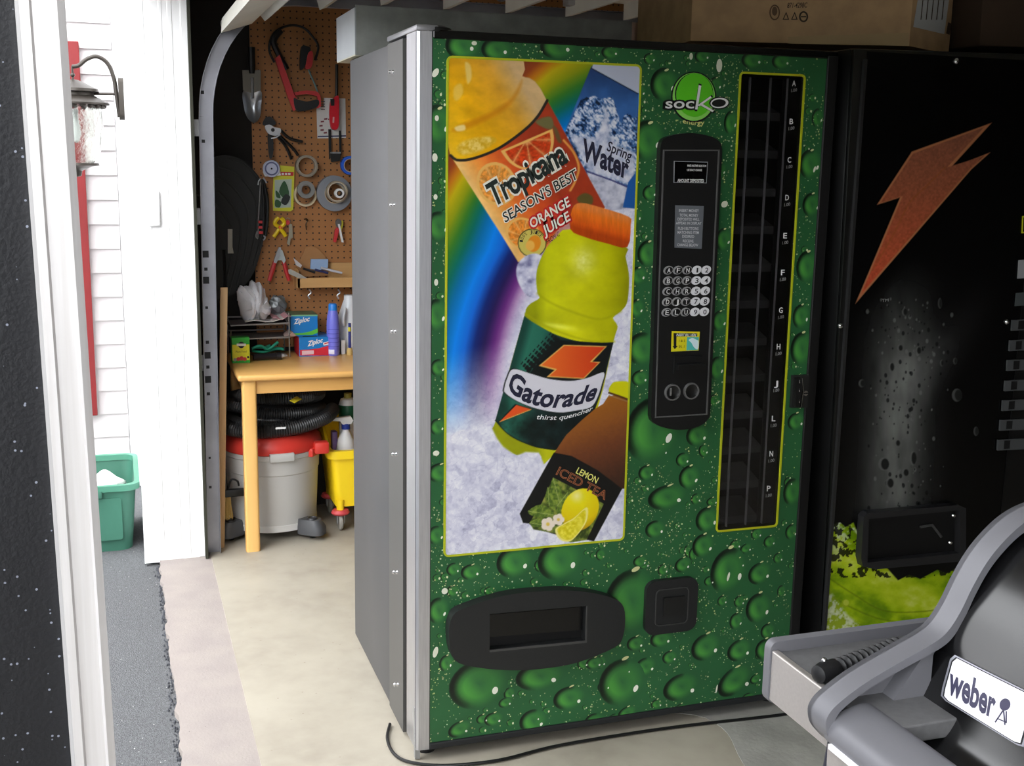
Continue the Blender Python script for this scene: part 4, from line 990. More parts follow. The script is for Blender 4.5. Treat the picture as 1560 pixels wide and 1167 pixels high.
# machine feet
for x, yy in ((.04, .06), (1.06, .06), (.05, .76), (1.05, .76)):
    obj('foot', MB().lathe([(0, 0), (.026, 0), (.026, .008), (.010, .012), (.010, .035), (0, .035)], (x, yy, 0), seg=14), black, vm)
obj('hinge_foot', MB().prism([(.015, .14), (.03, .14), (.02, .004), (.006, .004)], [], lambda p, d: (d, p[0]+.0, p[1]) , -.001, .012), steel, vm, smooth=False)
# power cord on the floor
cp = [PZ(594, 1103, .006), PZ(590, 1125, .006), PZ(600, 1148, .006), PZ(625, 1161, .006), PZ(680, 1166, .006), PZ(760, 1158, .006), PZ(840, 1138, .006), PZ(930, 1122, .006), PZ(1040, 1106, .006), PZ(1165, 1092, .006), PZ(1240, 1082, .006)]
tag(obj('power_cord', MB().tube(cr(cp, 6, False), .0042, 8), black), 'black power cord along the floor before the green machine', 'cord')

# ================================================================== BLACK VENDING MACHINE
BY = -.05
bv = thing('vending_machine', 'black vending machine with orange lightning bolt and green splash', 'vending machine', (1.164, BY, 0), (0, -.020, 0))
bvm = mat('black_machine', (13, 13, 14), .35)
obj('body', MB().box(0, .94, .012, .80, .025, 1.818, .006), bvm, bv, local=True)
FB = at_y(BY)
def bfp(u, v): q = PY(u, v, BY); return (q[0], q[2])
obj('door_frame', MB().box(0, .94, -.002, .012, .03, 1.815, .002), mat('black_frame', (10, 10, 10), .3), bv, local=True)
obj('side_plate', MB().prism([PX(*p, 1.158)[1:] for p in ((1244, 602), (1257, 606), (1253, 664), (1241, 658))], [], lambda p, d: (d, p[0], p[1]), 1.1555, 1.166), mat('grey_plate', (112, 112, 112), .4, .5), bv, smooth=False)
# graphic sheet
gx = np.linspace(1.165, 1.735, 300); gz = np.linspace(.10, 1.81, 800)
GXX, GZZ = np.meshgrid(gx, gz)
P3 = np.stack([GXX.ravel(), np.full(GXX.size, BY-.0035), GZZ.ravel()], 1); UV = to_px(P3); U, Vv = UV[:, 0], UV[:, 1]
pt = Paint(U, Vv, (5, 5, 6))
n1 = fbm(U, Vv, 40, 201, 4); n2 = fbm(U, Vv*.3, 14, 205, 3)
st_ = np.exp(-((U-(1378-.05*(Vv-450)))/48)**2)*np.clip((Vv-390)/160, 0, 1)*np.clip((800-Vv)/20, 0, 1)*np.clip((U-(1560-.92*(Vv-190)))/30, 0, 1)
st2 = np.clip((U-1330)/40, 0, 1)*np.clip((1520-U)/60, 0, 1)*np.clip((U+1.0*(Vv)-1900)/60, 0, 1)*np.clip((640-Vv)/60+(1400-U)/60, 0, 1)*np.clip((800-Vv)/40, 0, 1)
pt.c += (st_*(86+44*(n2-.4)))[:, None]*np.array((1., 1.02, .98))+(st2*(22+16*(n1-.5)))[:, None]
bolt = [(1510, 187), (1449, 233), (1470, 236), (1512, 231), (1306, 464), (1373, 282), (1336, 312), (1345, 294), (1389, 232)]
bolt = [(1511, 187), (1448, 256), (1509, 232), (1480, 258), (1303, 463), (1371, 301), (1336, 312), (1389, 231)]
def bcol(u, v):
    t_ = np.clip((v-190)/270, 0, 1); e = np.clip(((u-1303)+(v-463)*.86)/60, -1, 1)
    c = ramp(t_, [(0, (134, 84, 64)), (.35, (150, 84, 58)), (.7, (176, 82, 52)), (1, (196, 74, 48))])
    return c*(.86+.28*fbm(u, v, 3, 211, 2))[:, None]*np.where((u-1303)/(463-v+1e-6) > .86, .72, 1.)[:, None]
pt.fill(bolt, (182, 116, 78), 1.5); c0 = np.array((1405, 300.))
pt.fill([(1499, 194), (1443, 255), (1500, 237), (1478, 257), (1312, 448), (1375, 299), (1341, 309), (1391, 234)], bcol, 1.5)
pt.line(cr([(1329, 412), (1345, 385), (1365, 350), (1385, 310), (1410, 285), (1440, 255)], 4, False), 1.5, (150, 84, 40), 2, .7)
rdd = random.Random(9)
for k in range(260):
    u, v = rdd.gauss(1385, 32), rdd.uniform(455, 790); r_ = rdd.choice((.8, 1, 1.2, 1.6, 2.4)); pt.fill(circ(u, v, r_, 8, r_*1.5), (18, 19, 20) if rdd.random() < .6 else (104, 106, 104), 1.2, .7)
for (u, v, r_, q) in ((1346, 707, 8, 10), (1391, 698, 5, 11), (1355, 736, 6, 8), (1379, 720, 5, 6), (1367, 675, 4, 5), (1313, 584, 5, 6), (1435, 553, 3, 5), (1455, 550, 3, 5), (1458, 602, 8, 10), (1399, 534, 4, 6), (1371, 530, 4, 5), (1358, 559, 4, 7), (1487, 657, 4, 7), (1378, 475, 4, 6), (1432, 462, 3, 8)):
    pt.fill(circ(u, v, r_, 16, q), (96, 98, 96), 1.5, .75); pt.fill(circ(u+r_*.3, v, r_*.75, 14, q*.85), (20, 21, 21), 2, .85)
# lime liquid
top = [(1240, 800), (1256, 797), (1268, 798), (1280, 796), (1288, 803), (1300, 796), (1308, 815), (1330, 850), (1352, 866), (1368, 884), (1385, 876), (1402, 882), (1428, 868), (1442, 874), (1462, 862), (1500, 880), (1540, 870), (1540, 1100), (1240, 1100)]
def limeb(u, v):
    n = fbm(u, v*1.4, 22, 221, 5); w_ = .5+.5*np.sin((v-.35*u)*.06+4*fbm(u, v, 40, 225, 3))
    c = ramp(n*.6+w_*.4, [(.2, (104, 140, 8)), (.45, (158, 188, 14)), (.65, (186, 208, 34)), (.85, (216, 224, 120))])
    f = np.clip((fbm(u, v, 9, 229, 4)-.50)*9, 0, 1)*np.clip((880-v-.3*(u-1250))/70, 0, 1)
    return mixc(c, np.tile((206, 218, 190.), (len(u), 1)), f)
pt.fill(top, limeb, 1.5)
rag = fbm(U, Vv, 7, 233, 3); edge = (Vv > 792) & (Vv < 905) & (rag < .40) & (Vv < 880+0*U) & (pt.c[:, 1] > 80); pt.c[edge] = pt.c[edge]*.25
for k in range(3):
    pt.line(cr([(1262, 880+k*26), (1300, 905+k*22), (1345, 930+k*14), (1400, 932+k*16), (1450, 925+k*12)], 5, False), 1.6, (92, 112, 10), 2, .7)
pt.fill(cr([(1256, 900), (1268, 905), (1290, 935), (1310, 955), (1285, 975), (1250, 990)], 4), lambda u, v: ramp(fbm(u, v, 5, 237, 3), [(.4, (140, 160, 40)), (.55, (200, 206, 190)), (.8, (222, 224, 214))]), 5, .8)
pt.fill(circ(1288, 919, 6, 14), (150, 170, 30)); pt.fill(circ(1289, 918, 4.5, 14), (186, 198, 60))
nx, nz = 300, 800; idx = np.arange(nx*nz).reshape(nz, nx)
quads = np.stack([idx[:-1, :-1], idx[:-1, 1:], idx[1:, 1:], idx[1:, :-1]], -1).reshape(-1, 4)
inv = np.array(bv.matrix_basis.inverted()); V3 = P3 @ inv[:3, :3].T+inv[:3, 3]
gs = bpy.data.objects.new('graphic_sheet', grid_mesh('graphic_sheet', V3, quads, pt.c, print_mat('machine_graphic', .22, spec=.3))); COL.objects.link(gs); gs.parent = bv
gs['label'] = 'black graphic sheet with orange bolt above a lime splash'
text_obj('lettering', 'TM', (1342, 460), (1352, 459), (0, -4.5), at_y(BY), .0045, mat('tm_grey', (150, 150, 150), .5), gs)
obj('sheet_rail', MB().box(1.155, 1.163, BY-.012, BY, .05, 1.79), mat('rail_dark', (40, 40, 41), .3), bv, smooth=False)
for u, v in ((1279, 496), (1455, 93), (1532, 490)):
    c = PY(u, v, BY); obj('screw', MB().lathe([(0, -.011), (.004, -.0105), (.0075, -.007), (.008, -.003)], (c[0], BY, c[2]), 'y', 14), chrome, bv)
# delivery chute frame
fr_o = [(1306, 783), (1312, 777), (1450, 765), (1461, 770), (1461, 840), (1455, 850), (1325, 862), (1305, 858), (1302, 845)]
fr_i = [(1314, 786), (1452, 773), (1452, 838), (1312, 852)]
ch_ = obj('chute_frame', MB().prism([bfp(*p) for p in fr_o], [[bfp(*p) for p in fr_i]], lambda p, d: (p[0], BY-d, p[1]), .0036, .03), mat('chute_black', (36, 36, 38), .3), bv, label='black delivery chute frame')
obj('chute_back', MB().prism([bfp(*p) for p in fr_i], [], lambda p, d: (p[0], BY-d, p[1]), .0042, .006), dark, ch_, smooth=False)
for u, v in ((1442, 781), (1437, 822)):
    c = PY(u, v, BY); obj('screw', MB().lathe([(0, -.034), (.004, -.034), (.006, -.030)], (c[0], BY, c[2]), 'y', 12), chrome, ch_)
obj('chute_latch', MB().tube([PY(1402, 803, BY-.012), PY(1420, 800, BY-.014), PY(1434, 818, BY-.014)], .004, 8), mat('latch_grey', (70, 70, 70), .4), ch_)
# selection column
sc_ = obj('button_column', MB().box(1.735, 2.10, BY-.006, BY, .1, 1.8), bvm, bv, smooth=False)
bt = mat('button_grey', (72, 74, 76), .35)
for i, v in enumerate((494, 525, 555, 586, 616, 646, 676)):
    u = 1538-.118*(v-494)
    k = obj('button', MB().prism([bfp(*p) for p in [(u, v-7), (u+40, v-9), (u+39, v+7), (u-1, v+9)]], [], lambda p, d: (p[0], BY-d, p[1]), .006, .012), bt, sc_, smooth=False)
    obj('button_label', MB().prism([bfp(*p) for p in [(u+9, v-6), (u+18, v-6.5), (u+17, v+6), (u+8, v+6.5)]], [], lambda p, d: (p[0], BY-d, p[1]), .012, .0125), dark, k, smooth=False)
obj('notice', MB().prism([bfp(*p) for p in [(1549, 396), (1600, 392), (1600, 422), (1547, 424)]], [], lambda p, d: (p[0], BY-d, p[1]), .006, .0075), mat('notice_grey', (150, 152, 156), .5), sc_, smooth=False)
obj('notice', MB().prism([bfp(*p) for p in [(1545, 446), (1600, 442), (1600, 462), (1543, 466)]], [], lambda p, d: (p[0], BY-d, p[1]), .006, .0075), mat('notice_dark', (66, 72, 74), .5), sc_, smooth=False)
obj('notice_border', MB().prism([bfp(*p) for p in [(1554.5, 329), (1600, 326), (1600, 353), (1553.5, 355)]], [[bfp(*p) for p in [(1556, 331), (1598, 328), (1598, 351), (1555.5, 353)]]], lambda p, d: (p[0], BY-d, p[1]), .006, .0075), lime_line, sc_, smooth=False)

# ================================================================== BOXES ON TOP OF THE MACHINES
ZB = 1.842
A_, B_, C_ = PZ(1052, 62, ZB), PZ(1385, 70, ZB), PZ(1445, 82, ZB)
t = thing('carton', 'big brown cardboard carton with recycling marks on top of the machines', 'box', (1.2, .3, ZB))
pl_ = [tuple(A_[:2]), tuple(B_[:2]), tuple(C_[:2]), (C_[0]-.02, .62), (A_[0]+.05, .66)]
bx = obj('carton_body', MB().prism(pl_, [], xy, ZB, ZB+.20), card, t, smooth=False)
AB = (B_-A_)[:2]; nrm = np.array((AB[1], -AB[0]))/np.hypot(*AB)
def onbox(p, d):
    dd = ray(p[0], p[1]); n3 = np.array((nrm[0], nrm[1], 0)); k = ((A_-CAM)@n3)/(dd@n3); q = CAM+k*dd+n3*d; return tuple(q)
ink = mat('carton_ink', (66, 52, 40), .7)
text_obj('printed_code', '871-4298C', (1199, 12), (1229, 11.5), (1, -7.5), onbox, .001, ink, bx, .012)
def ringp(m, pts, pts2): return MB().prism(pts, [pts2], onbox, .0008, .0014)
for u in (1197, 1210):
    obj('recycling_mark', ringp(None, [(u-5, 30), (u+5, 30), (u+.5, 18)], [(u-3, 28.8), (u+3, 28.8), (u+.4, 21)]), ink, bx, smooth=False)
obj('recycling_mark', ringp(None, circ(1224, 25.5, 7, 20, 8.5), circ(1224, 25.5, 4.6, 20, 6)), ink, bx, smooth=False)
obj('recycling_mark', MB().prism([(1220, 24.5), (1228, 24.5), (1228, 26.5), (1220, 26.5)], [], onbox, .0008, .0014), ink, bx, smooth=False)
obj('seal_mark', ringp(None, circ(1180, 19, 8, 20, 12), circ(1180, 19, 6.2, 20, 10)), mat('faint_ink', (112, 88, 66), .8), bx, smooth=False)
obj('seal_mark', MB().prism(circ(1180, 17, 4, 14, 7), [], onbox, .0008, .0014), mat('faint_ink', (112, 88, 66), .8), bx, smooth=False)
BC = (C_-B_)[:2]; nr2 = np.array((BC[1], -BC[0]))/np.hypot(*BC)
def onbox2(p, d):
    dd = ray(p[0], p[1]); n3 = np.array((nr2[0], nr2[1], 0)); k = ((B_-CAM)@n3)/(dd@n3); q = CAM+k*dd+n3*d; return tuple(q)
lb = obj('shipping_label', MB().prism([(1399, -8), (1446, -6), (1438, 52), (1391, 41)], [], onbox2, .0006, .0012), mat('label_white', (200, 202, 204), .6), bx, smooth=False)
obj('label_bar', MB().prism([(1444, 34), (1449, 36), (1446, 53), (1441, 51)], [], onbox2, .0006, .0013), ink, lb, smooth=False)
for k in range(5): obj('label_line', MB().prism([(1405+k*8, -4), (1406.4+k*8, -4), (1403+k*8, 30), (1401.6+k*8, 30)], [], onbox2, .0012, .0014), ink, lb, smooth=False)
tape = mat('clear_tape', (186, 160, 120), .12)
tp_ = MB().box(0, 1, 0, 1, 0, 1); tp_.v = []
tp_.f = []
obj('tape_seam', MB().add([onbox((1200, 56), .0012), onbox((1384, 50), .0012), onbox((1384, 70), .0012), onbox((1200, 66.5), .0012)], [(0, 1, 2, 3)]), tape, bx, smooth=False)

dkcard = mat('dark_carton', (74, 58, 46), .85, noise=.1)
t = thing('carton', 'dim brown carton on the black machine at the far right edge', 'box', (1.85, .35, 1.86), (0, -.02, 0))
obj('carton_body', MB().box(-.235, .3, -.28, .3, .0, .18, .003), dkcard, t, local=True, smooth=False)
obj('carton_flap', MB().box(-.236, .3, -.283, -.28, .13, .135), mat('dark_carton_edge', (54, 42, 34), .85), t, local=True, smooth=False)

t = thing('metal_panel_box', 'grey sheet metal box resting on top of the green machine', 'metal box', (.42, .82, 1.81))
gmx = mat('dull_sheet_metal', (146, 148, 144), .5, .2, noise=.18, nscale=18)
obj('front_sheet', MB().box(-.008, .838, .680, .685, 1.806, 1.942), gmx, t, smooth=False)
obj('side_flange', MB().box(-.011, -.007, .679, .966, 1.808, 1.935), mat('pale_sheet_metal', (168, 172, 176), .45, .3, noise=.06), t, smooth=False)
obj('bottom_sheet', MB().box(-.010, .838, .682, .966, 1.805, 1.809), mat('primer_edge', (176, 172, 150), .5), t, smooth=False)
obj('back_sheet', MB().box(-.008, .838, .962, .966, 1.806, 1.93), gmx, t, smooth=False)
tag(obj('flat_carton', MB().box(.845, 1.13, .70, .95, 1.806, 1.942, .002), mat('pink_card', (206, 174, 154), .8), smooth=False), 'pinkish flat carton beside the sheet metal box on the machine', 'box')
# ================================================================== GAS GRILL
t = thing('gas_grill', 'gas grill with glossy black lid, grey end cap and steel side table', 'grill', (.45, -1.95, 0))
gg = mat('grill_grey', (108, 108, 113), .5, .15, noise=.04)
gtab = mat('grill_table_top', (96, 96, 97), .55, noise=.1, nscale=120)
ss = mat('stainless', (206, 200, 196), .35, .75, wave=((.3, 10, 10), 24, (190, 184, 180)))
enam = mat('black_enamel', (14, 14, 15), .22, spec=.6)
YF = -1.425; XF = .115
tbl = obj('side_table_top', MB().box(XF+.008, .66, -1.66, YF-.012, .875, .897, .002), gtab, t, smooth=False, label='dark recessed side table top')
fpn = obj('side_table_front', MB().box(XF, XF+.01, -1.575, YF-.014, .832, .901, .002), ss, t, smooth=False, label='brushed steel side table front')
# grey end rim of the side table
obj('side_table_end', MB().prism(rrect(XF-.002, .826, .70, .912, .012), [], xz, YF-.014, YF), gg, t)
obj('side_table_back', MB().box(.645, .66, -1.66, YF, .83, .912, .003), gg, t)
# lid end cap: rim swept across the lid
capp = [(.106, .850), (.091, .867), (.086, .883), (.088, .895), (.1, .908), (.135, .929), (.184, .950), (.226, .967), (.246, .980), (.262, 1.003), (.276, 1.032), (.294, 1.062), (.317, 1.087), (.343, 1.106), (.375, 1.118), (.43, 1.128), (.5, 1.128), (.56, 1.11), (.61, 1.06), (.64, .98), (.65, .85)]
capc_ = cr(capp, 4, False)
cin = [(p[0]+.0, p[1]) for p in capc_]
C0 = np.array((.38, .80))
inn = [tuple(np.array(p)+(C0-np.array(p))/np.linalg.norm(C0-np.array(p))*.012) for p in capc_]
obj('lid_end_cap', MB().prism(capc_, [], xz, -1.578, -1.57), gg, t, label='grey cast lid end cap')
rim = capc_+list(reversed(inn))
obj('lid_end_rim', MB().prism(rim, [], xz, -1.608, -1.57), gg, t)
obj('end_cap_gusset', MB().prism([(.165, .87), (.225, .955), (.235, .955), (.235, .87)], [], xz, -1.60, -1.578), gg, t, smooth=False)
# glossy lid skin
skin0 = [(.150, .872), (.172, .878), (.200, .888), (.212, .915), (.226, .955), (.241, .987), (.262, 1.022), (.29, 1.058), (.325, 1.09), (.37, 1.106), (.43, 1.116), (.5, 1.116), (.56, 1.098), (.6, 1.05), (.63, .97), (.64, .86)]
skin = [(x+.020, z-.006) if z > .9 else (x+.012, z-.012) for x, z in skin0]
skc = cr(skin, 4, False)
lid = obj('lid', MB().prism(skc, [], xz, -2.45, -1.59), enam, t, label='glossy black enamel lid')
# handle rail along the lower front edge of the lid
hr = cr([(.090, .868), (.094, .884), (.110, .893), (.140, .900), (.158, .892), (.160, .868), (.13, .856), (.10, .856)], 4)
obj('lid_handle', MB().prism(hr, [], xz, -2.45, -1.60), gg, t)
obj('handle_strip', MB().box(.0885, .094, -2.45, -1.612, .856, .862), mat('bright_strip', (235, 235, 238), .3), t, smooth=False)
obj('control_panel', MB().prism([(.098, .77), (.096, .855), (.16, .855), (.17, .77)], [], xz, -2.45, -1.60), ss, t, smooth=False)
obj('firebox', MB().prism([(.15, .86), (.64, .86), (.60, .60), (.22, .60)], [], xz, -2.4, -1.62), mat('firebox_black', (22, 22, 23), .5), t, smooth=False)
for yy in (-1.68, -2.36):
    for x in (.2, .6): obj('leg', MB().box(x-.02, x+.02, yy-.02, yy+.02, .04, .62, .003), gg, t)
    for x in (.2, .6): obj('wheel', MB().lathe([(0, -.012), (.036, -.012), (.04, 0), (.036, .012), (0, .012)], (x, yy, .04), 'y', 18), black, t)
obj('bottom_shelf', MB().box(.18, .62, -2.38, -1.66, .12, .14), gg, t, smooth=False)
# badge on the lid
p0 = np.array((.219, 0, .887)); p1 = np.array((.254, 0, .972)); dirp = (p1-p0)/np.linalg.norm(p1-p0); nb = np.array((-dirp[2], 0, dirp[0])); nb = nb if nb[0] < 0 else -nb
def onlid(p, d):
    dd = ray(p[0], p[1]); k = ((p0-CAM)@nb)/(dd@nb); q = CAM+k*dd+nb*(d+.004); return tuple(q)
bo = [(1440, 1062), (1442, 1050), (1454, 1006), (1461, 1000), (1500, 1020), (1580, 1060), (1586, 1070), (1566, 1140), (1556, 1137), (1546, 1131), (1447, 1070)]
bdg = obj('badge', MB().prism(bo, [], onlid, -.004, .003), mat('badge_edge', (150, 150, 160), .3, .5), lid, smooth=False, label='silver maker badge')
c0 = np.array((1512, 1070.)); bi = [tuple(c0+(np.array(p)-c0)*.955) for p in bo]
obj('badge_line', MB().prism(bi, [], onlid, .003, .0034), blackink, bdg, smooth=False)
bi2 = [tuple(c0+(np.array(p)-c0)*.92) for p in bo]
obj('badge_face', MB().prism(bi2, [], onlid, .0034, .0038), mat('badge_silver', (232, 230, 238), .35, .2), bdg, smooth=False)
bink = mat('badge_ink', (52, 50, 74), .4)
text_obj('badge_text', 'weber', (1452, 1057), (1520, 1096), (6.5, -40), onlid, .0042, bink, bdg, .03)
obj('kettle_mark', MB().prism(circ(1539, 1076, 8, 18, 9.5, .3), [], onlid, .0038, .0044), bink, bdg, smooth=False)
for a_, b_ in (((1536, 1085), (1524, 1103)), ((1537, 1085), (1539, 1107)), ((1541, 1086), (1541, 1104)), ((1527, 1097), (1541, 1103))):
    a_, b_ = np.array(a_, float), np.array(b_, float); n_ = np.array((-(b_-a_)[1], (b_-a_)[0])); n_ = n_/np.linalg.norm(n_)*.9
    obj('kettle_leg_mark', MB().prism([tuple(a_+n_), tuple(b_+n_), tuple(b_-n_), tuple(a_-n_)], [], onlid, .0038, .0044), bink, bdg, smooth=False)
obj('gas_hose', MB().tube(cr([(.112, -1.585, .85), (.106, -1.585, .80), (.098, -1.59, .74), (.10, -1.60, .6)], 5, False), .0045, 8), mat('hose_dark', (44, 44, 54), .5), t)
# tool with ribbed grip lying on the side table
k0 = PZ(1262, 1022, .912); k1 = PZ(1330, 997, .912)
t = thing('grill_tool', 'black knobbed tool with ribbed grip lying on the grill side table', 'tool', (k0[0], k0[1], .898))
d_ = (k1-k0); d_[2] = 0; d_ /= np.linalg.norm(d_)
bl = mat('rubber_black', (24, 24, 26), .45)
obj('knob', MB().tube([k0-d_*.022, k0-d_*.019, k0-d_*.008, k0+d_*.012, k0+d_*.018], [.005, .011, .0135, .0125, .006], 14), bl, t)
rp = []; rr_ = []
for i in range(44):
    rp.append(k0+d_*(.018+i*.0028)); rr_.append((.0066, .0115, .0115, .0066)[i % 4])
obj('ribbed_grip', MB().tube(rp, rr_, 12), bl, t, ang=20)
obj('knob_tip', MB().ball(tuple(k0+np.array((-.004, .004, .012))), .004), chrome, t)

# ================================================================== WORKBENCH AND BACK WALL
TZ = .706
t = thing('workbench', 'light maple workbench table against the pegboard', 'table', (.3, 2.0, 0))
mapl = mat('maple', (226, 178, 108), .3, wave=((1, 14, 14), 3, (214, 160, 88)))
mapl2 = mat('maple_leg', (236, 190, 118), .35, wave=((14, 14, 1), 3, (224, 172, 98)))
obj('tabletop', MB().box(-.262, 1.2, 1.732, 2.285, TZ-.024, TZ, .009, 3), mapl, t)
obj('apron', MB().box(-.205, 1.15, 1.765, 1.785, TZ-.078, TZ-.024), mapl, t, smooth=False)
obj('apron', MB().box(-.235, -.215, 1.79, 2.26, TZ-.078, TZ-.024), mapl, t, smooth=False)
for x, yy in ((-.218, 1.778), (1.15, 1.778), (-.218, 2.24), (1.15, 2.24)):
    vs = []
    obj('leg', MB().prism(rrect(x-.027, yy-.027, x+.027, yy+.027, .010, 4), [], xy, 0, TZ-.024), mapl2, t)

# wet and dry vacuum
VX, VY = -.105, 2.03
t = thing('wet_dry_vacuum', 'grey wet and dry vacuum with red lid and coiled hose under the bench', 'vacuum', (VX, VY, 0))
tank = mat('tank_grey', (188, 186, 182), .45)
redp = mat('vac_red', (208, 58, 48), .4)
obj('tank', MB().lathe([(0, .035), (.172, .035), (.176, .06), (.186, .27), (.19, .275), (.192, .335), (.197, .34), (.199, .358), (.19, .36), (0, .36)], (VX, VY, 0), seg=48), tank, t)
obj('tank_band', MB().lathe([(.174, .038), (.1785, .038), (.179, .062), (.176, .064)], (VX, VY, 0), seg=48), mat('tank_band', (206, 204, 200), .45), t)
obj('lid', MB().lathe([(.200, .36), (.204, .374), (.196, .402), (.17, .428), (.10, .436), (0, .436)], (VX, VY, 0), seg=48), redp, t)
for a in (-1.5, -.62):
    c, s_ = math.cos(a), math.sin(a)
    m = MB().box(-.05, .05, -.012, .012, .335, .370, .006); m.v = [(VX+c*(.198)+p[1]*c-p[0]*s_, VY+s_*.198+p[1]*s_+p[0]*c, p[2]) for p in m.v]
    obj('latch', m, tank if a < -1 else redp, t)
lt_ = PY(487, 676, 1.87)
obj('lid_spout', MB().box(.045, .105, 1.868, 1.92, .345, .395, .01), redp, t)
vbl = mat('vac_black', (28, 28, 29), .42)
obj('motor_head', MB().lathe([(.15, .42), (.15, .47), (.14, .52), (.11, .56), (.06, .58), (0, .585)], (VX, VY, 0), seg=36), vbl, t)
q = PY(450, 612, 1.9)
obj('head_label', MB().prism([PZ(*p, .585)[:2].tolist() for p in ((441, 611), (452, 605), (460, 609), (449, 615))], [], xy, .5865, .5885), mat('vac_label', (196, 180, 40), .4), t, smooth=False)
def corrug(path, r0, r1, n):
    P = np.array(cr(path, 10, False)); d = np.r_[0, np.cumsum(np.linalg.norm(np.diff(P, axis=0), axis=1))]
    s_ = np.linspace(0, d[-1], n); Q = np.stack([np.interp(s_, d, P[:, k]) for k in range(3)], 1)
    return MB().tube([tuple(p) for p in Q], [r0 if i % 2 else r1 for i in range(n)], 12)
hp = []
for i in range(26):
    a = math.radians(-40+i*-33); rr = .168+.012*math.sin(i*.9); z = .458+.0044*i+(.02 if i > 13 else 0)
    hp.append((VX+rr*math.cos(a)*1.08+.015, VY+rr*math.sin(a)*.8, z))
obj('hose', corrug(hp, .027, .0235, 520), mat('hose_black', (34, 34, 35), .42), t, ang=25)
hp2 = [(VX+.25, VY-.02, .500), (VX+.2, VY-.11, .485), (VX+.08, VY-.165, .464), (VX-.06, VY-.17, .456), (VX-.16, VY-.12, .458), (VX-.2, VY-.02, .468)]
obj('hose', corrug(hp2, .030, .0265, 130), mat('hose_black', (34, 34, 35), .42), t, ang=25)
obj('hose_tag', MB().box(-.115, -.075, 1.815, 1.817, .472, .480), white, t, smooth=False)
cg = mat('caster_grey', (74, 75, 78), .45)
for u, v in ((476, 803), (352, 806)):
    p = PZ(u, v+6, .03); sgn = 1 if u > 400 else -1
    dirv = np.array((.8*sgn, -.6)); pv = np.array((dirv[1], -dirv[0]))
    def tr2(a, b_): return (p[0]+dirv[0]*a+pv[0]*b_, p[1]+dirv[1]*a+pv[1]*b_)
    lowr = [tr2(*q) for q in rrect(-.06, -.038, .055, .038, .03)]; topr = [tr2(*q) for q in rrect(-.06, -.028, .035, .028, .024)]
    n = len(lowr); m = MB().add([(a, b_, .022) for a, b_ in lowr]+[(a, b_, .050) for a, b_ in lowr]+[(a, b_, .082) for a, b_ in topr], [tuple(range(n-1, -1, -1)), tuple(2*n+i for i in range(n))]+[(j*n+i, j*n+(i+1) % n, (j+1)*n+(i+1) % n, (j+1)*n+i) for j in (0, 1) for i in range(n)])
    ft = obj('caster_foot', m, cg, t)
    c_ = tr2(.0, 0); obj('caster_cap', MB().lathe([(0, .084), (.014, .084), (.016, .088), (.02, .088), (.022, .082)], (c_[0], c_[1], 0), seg=20), mat('caster_cap', (52, 52, 54), .35), ft)
    obj('caster_wheel', MB().lathe([(0, -.01), (.018, -.01), (.02, 0), (.018, .01), (0, .01)], (c_[0], c_[1], .02), 'x', 14), black, ft)

# mop bucket
ylw = mat('bucket_yellow', (250, 214, 30), .4)
t = thing('mop_bucket', 'yellow mop bucket on casters partly hidden by the green machine', 'bucket', (.33, 2.05, 0))
def taper(x0, x1, y0, y1, z0, z1, s, r):
    a = rrect(x0+s, y0+s, x1-s, y1-s, r); b_ = rrect(x0, y0, x1, y1, r); n = len(a)
    i_ = rrect(x0+.01, y0+.01, x1-.01, y1-.01, r-.005)
    return MB().add([(p[0], p[1], z0) for p in a]+[(p[0], p[1], z1) for p in b_]+[(p[0], p[1], z1) for p in i_]+[(p[0], p[1], z0+.06) for p in a], [tuple(range(n-1, -1, -1)), tuple(3*n+i for i in range(n))]+[(j*n+i, j*n+(i+1) % n, (j+1)*n+(i+1) % n, (j+1)*n+i) for j in range(3) for i in range(n)])
obj('bucket_body', taper(.118, .56, 1.91, 2.22, .10, .335, .022, .03), ylw, t)
obj('bucket_rim', MB().prism(rrect(.104, 1.896, .575, 2.235, .04), [rrect(.128, 1.92, .55, 2.21, .03)], xy, .312, .345), ylw, t)
obj('wringer_back', MB().prism([(2.205, .33), (2.215, .33), (2.20, .45), (2.18, .45)], [], yz, .12, .56), ylw, t, smooth=False)
obj('side_lip', MB().prism([(1.92, .34), (2.2, .34), (2.2, .44), (2.1, .44)], [], yz, .108, .118), ylw, t, smooth=False)
for x, yy in ((.158, 1.935), (.52, 1.935), (.158, 2.19), (.52, 2.19)):
    cc = obj('caster_bumper', MB().lathe([(0, .068), (.028, .068), (.034, .076), (.028, .088), (0, .09)], (x, yy, 0), seg=20, sx=1.15), mat('bumper_pink', (204, 74, 78), .5), t)
    obj('caster_stem', MB().lathe([(.016, .088), (.016, .13)], (x, yy, 0), seg=12), ylw, cc)
    obj('caster_wheel', MB().lathe([(0, -.009), (.028, -.009), (.034, -.004), (.034, .004), (.028, .009), (0, .009)], (x, yy, .034), 'x', 18), mat('tyre_grey', (150, 146, 138), .5), cc)
    for dx in (-.016, .012): obj('caster_fork', MB().box(x+dx, x+dx+.004, yy-.012, yy+.012, .03, .07), steel, cc, smooth=False)
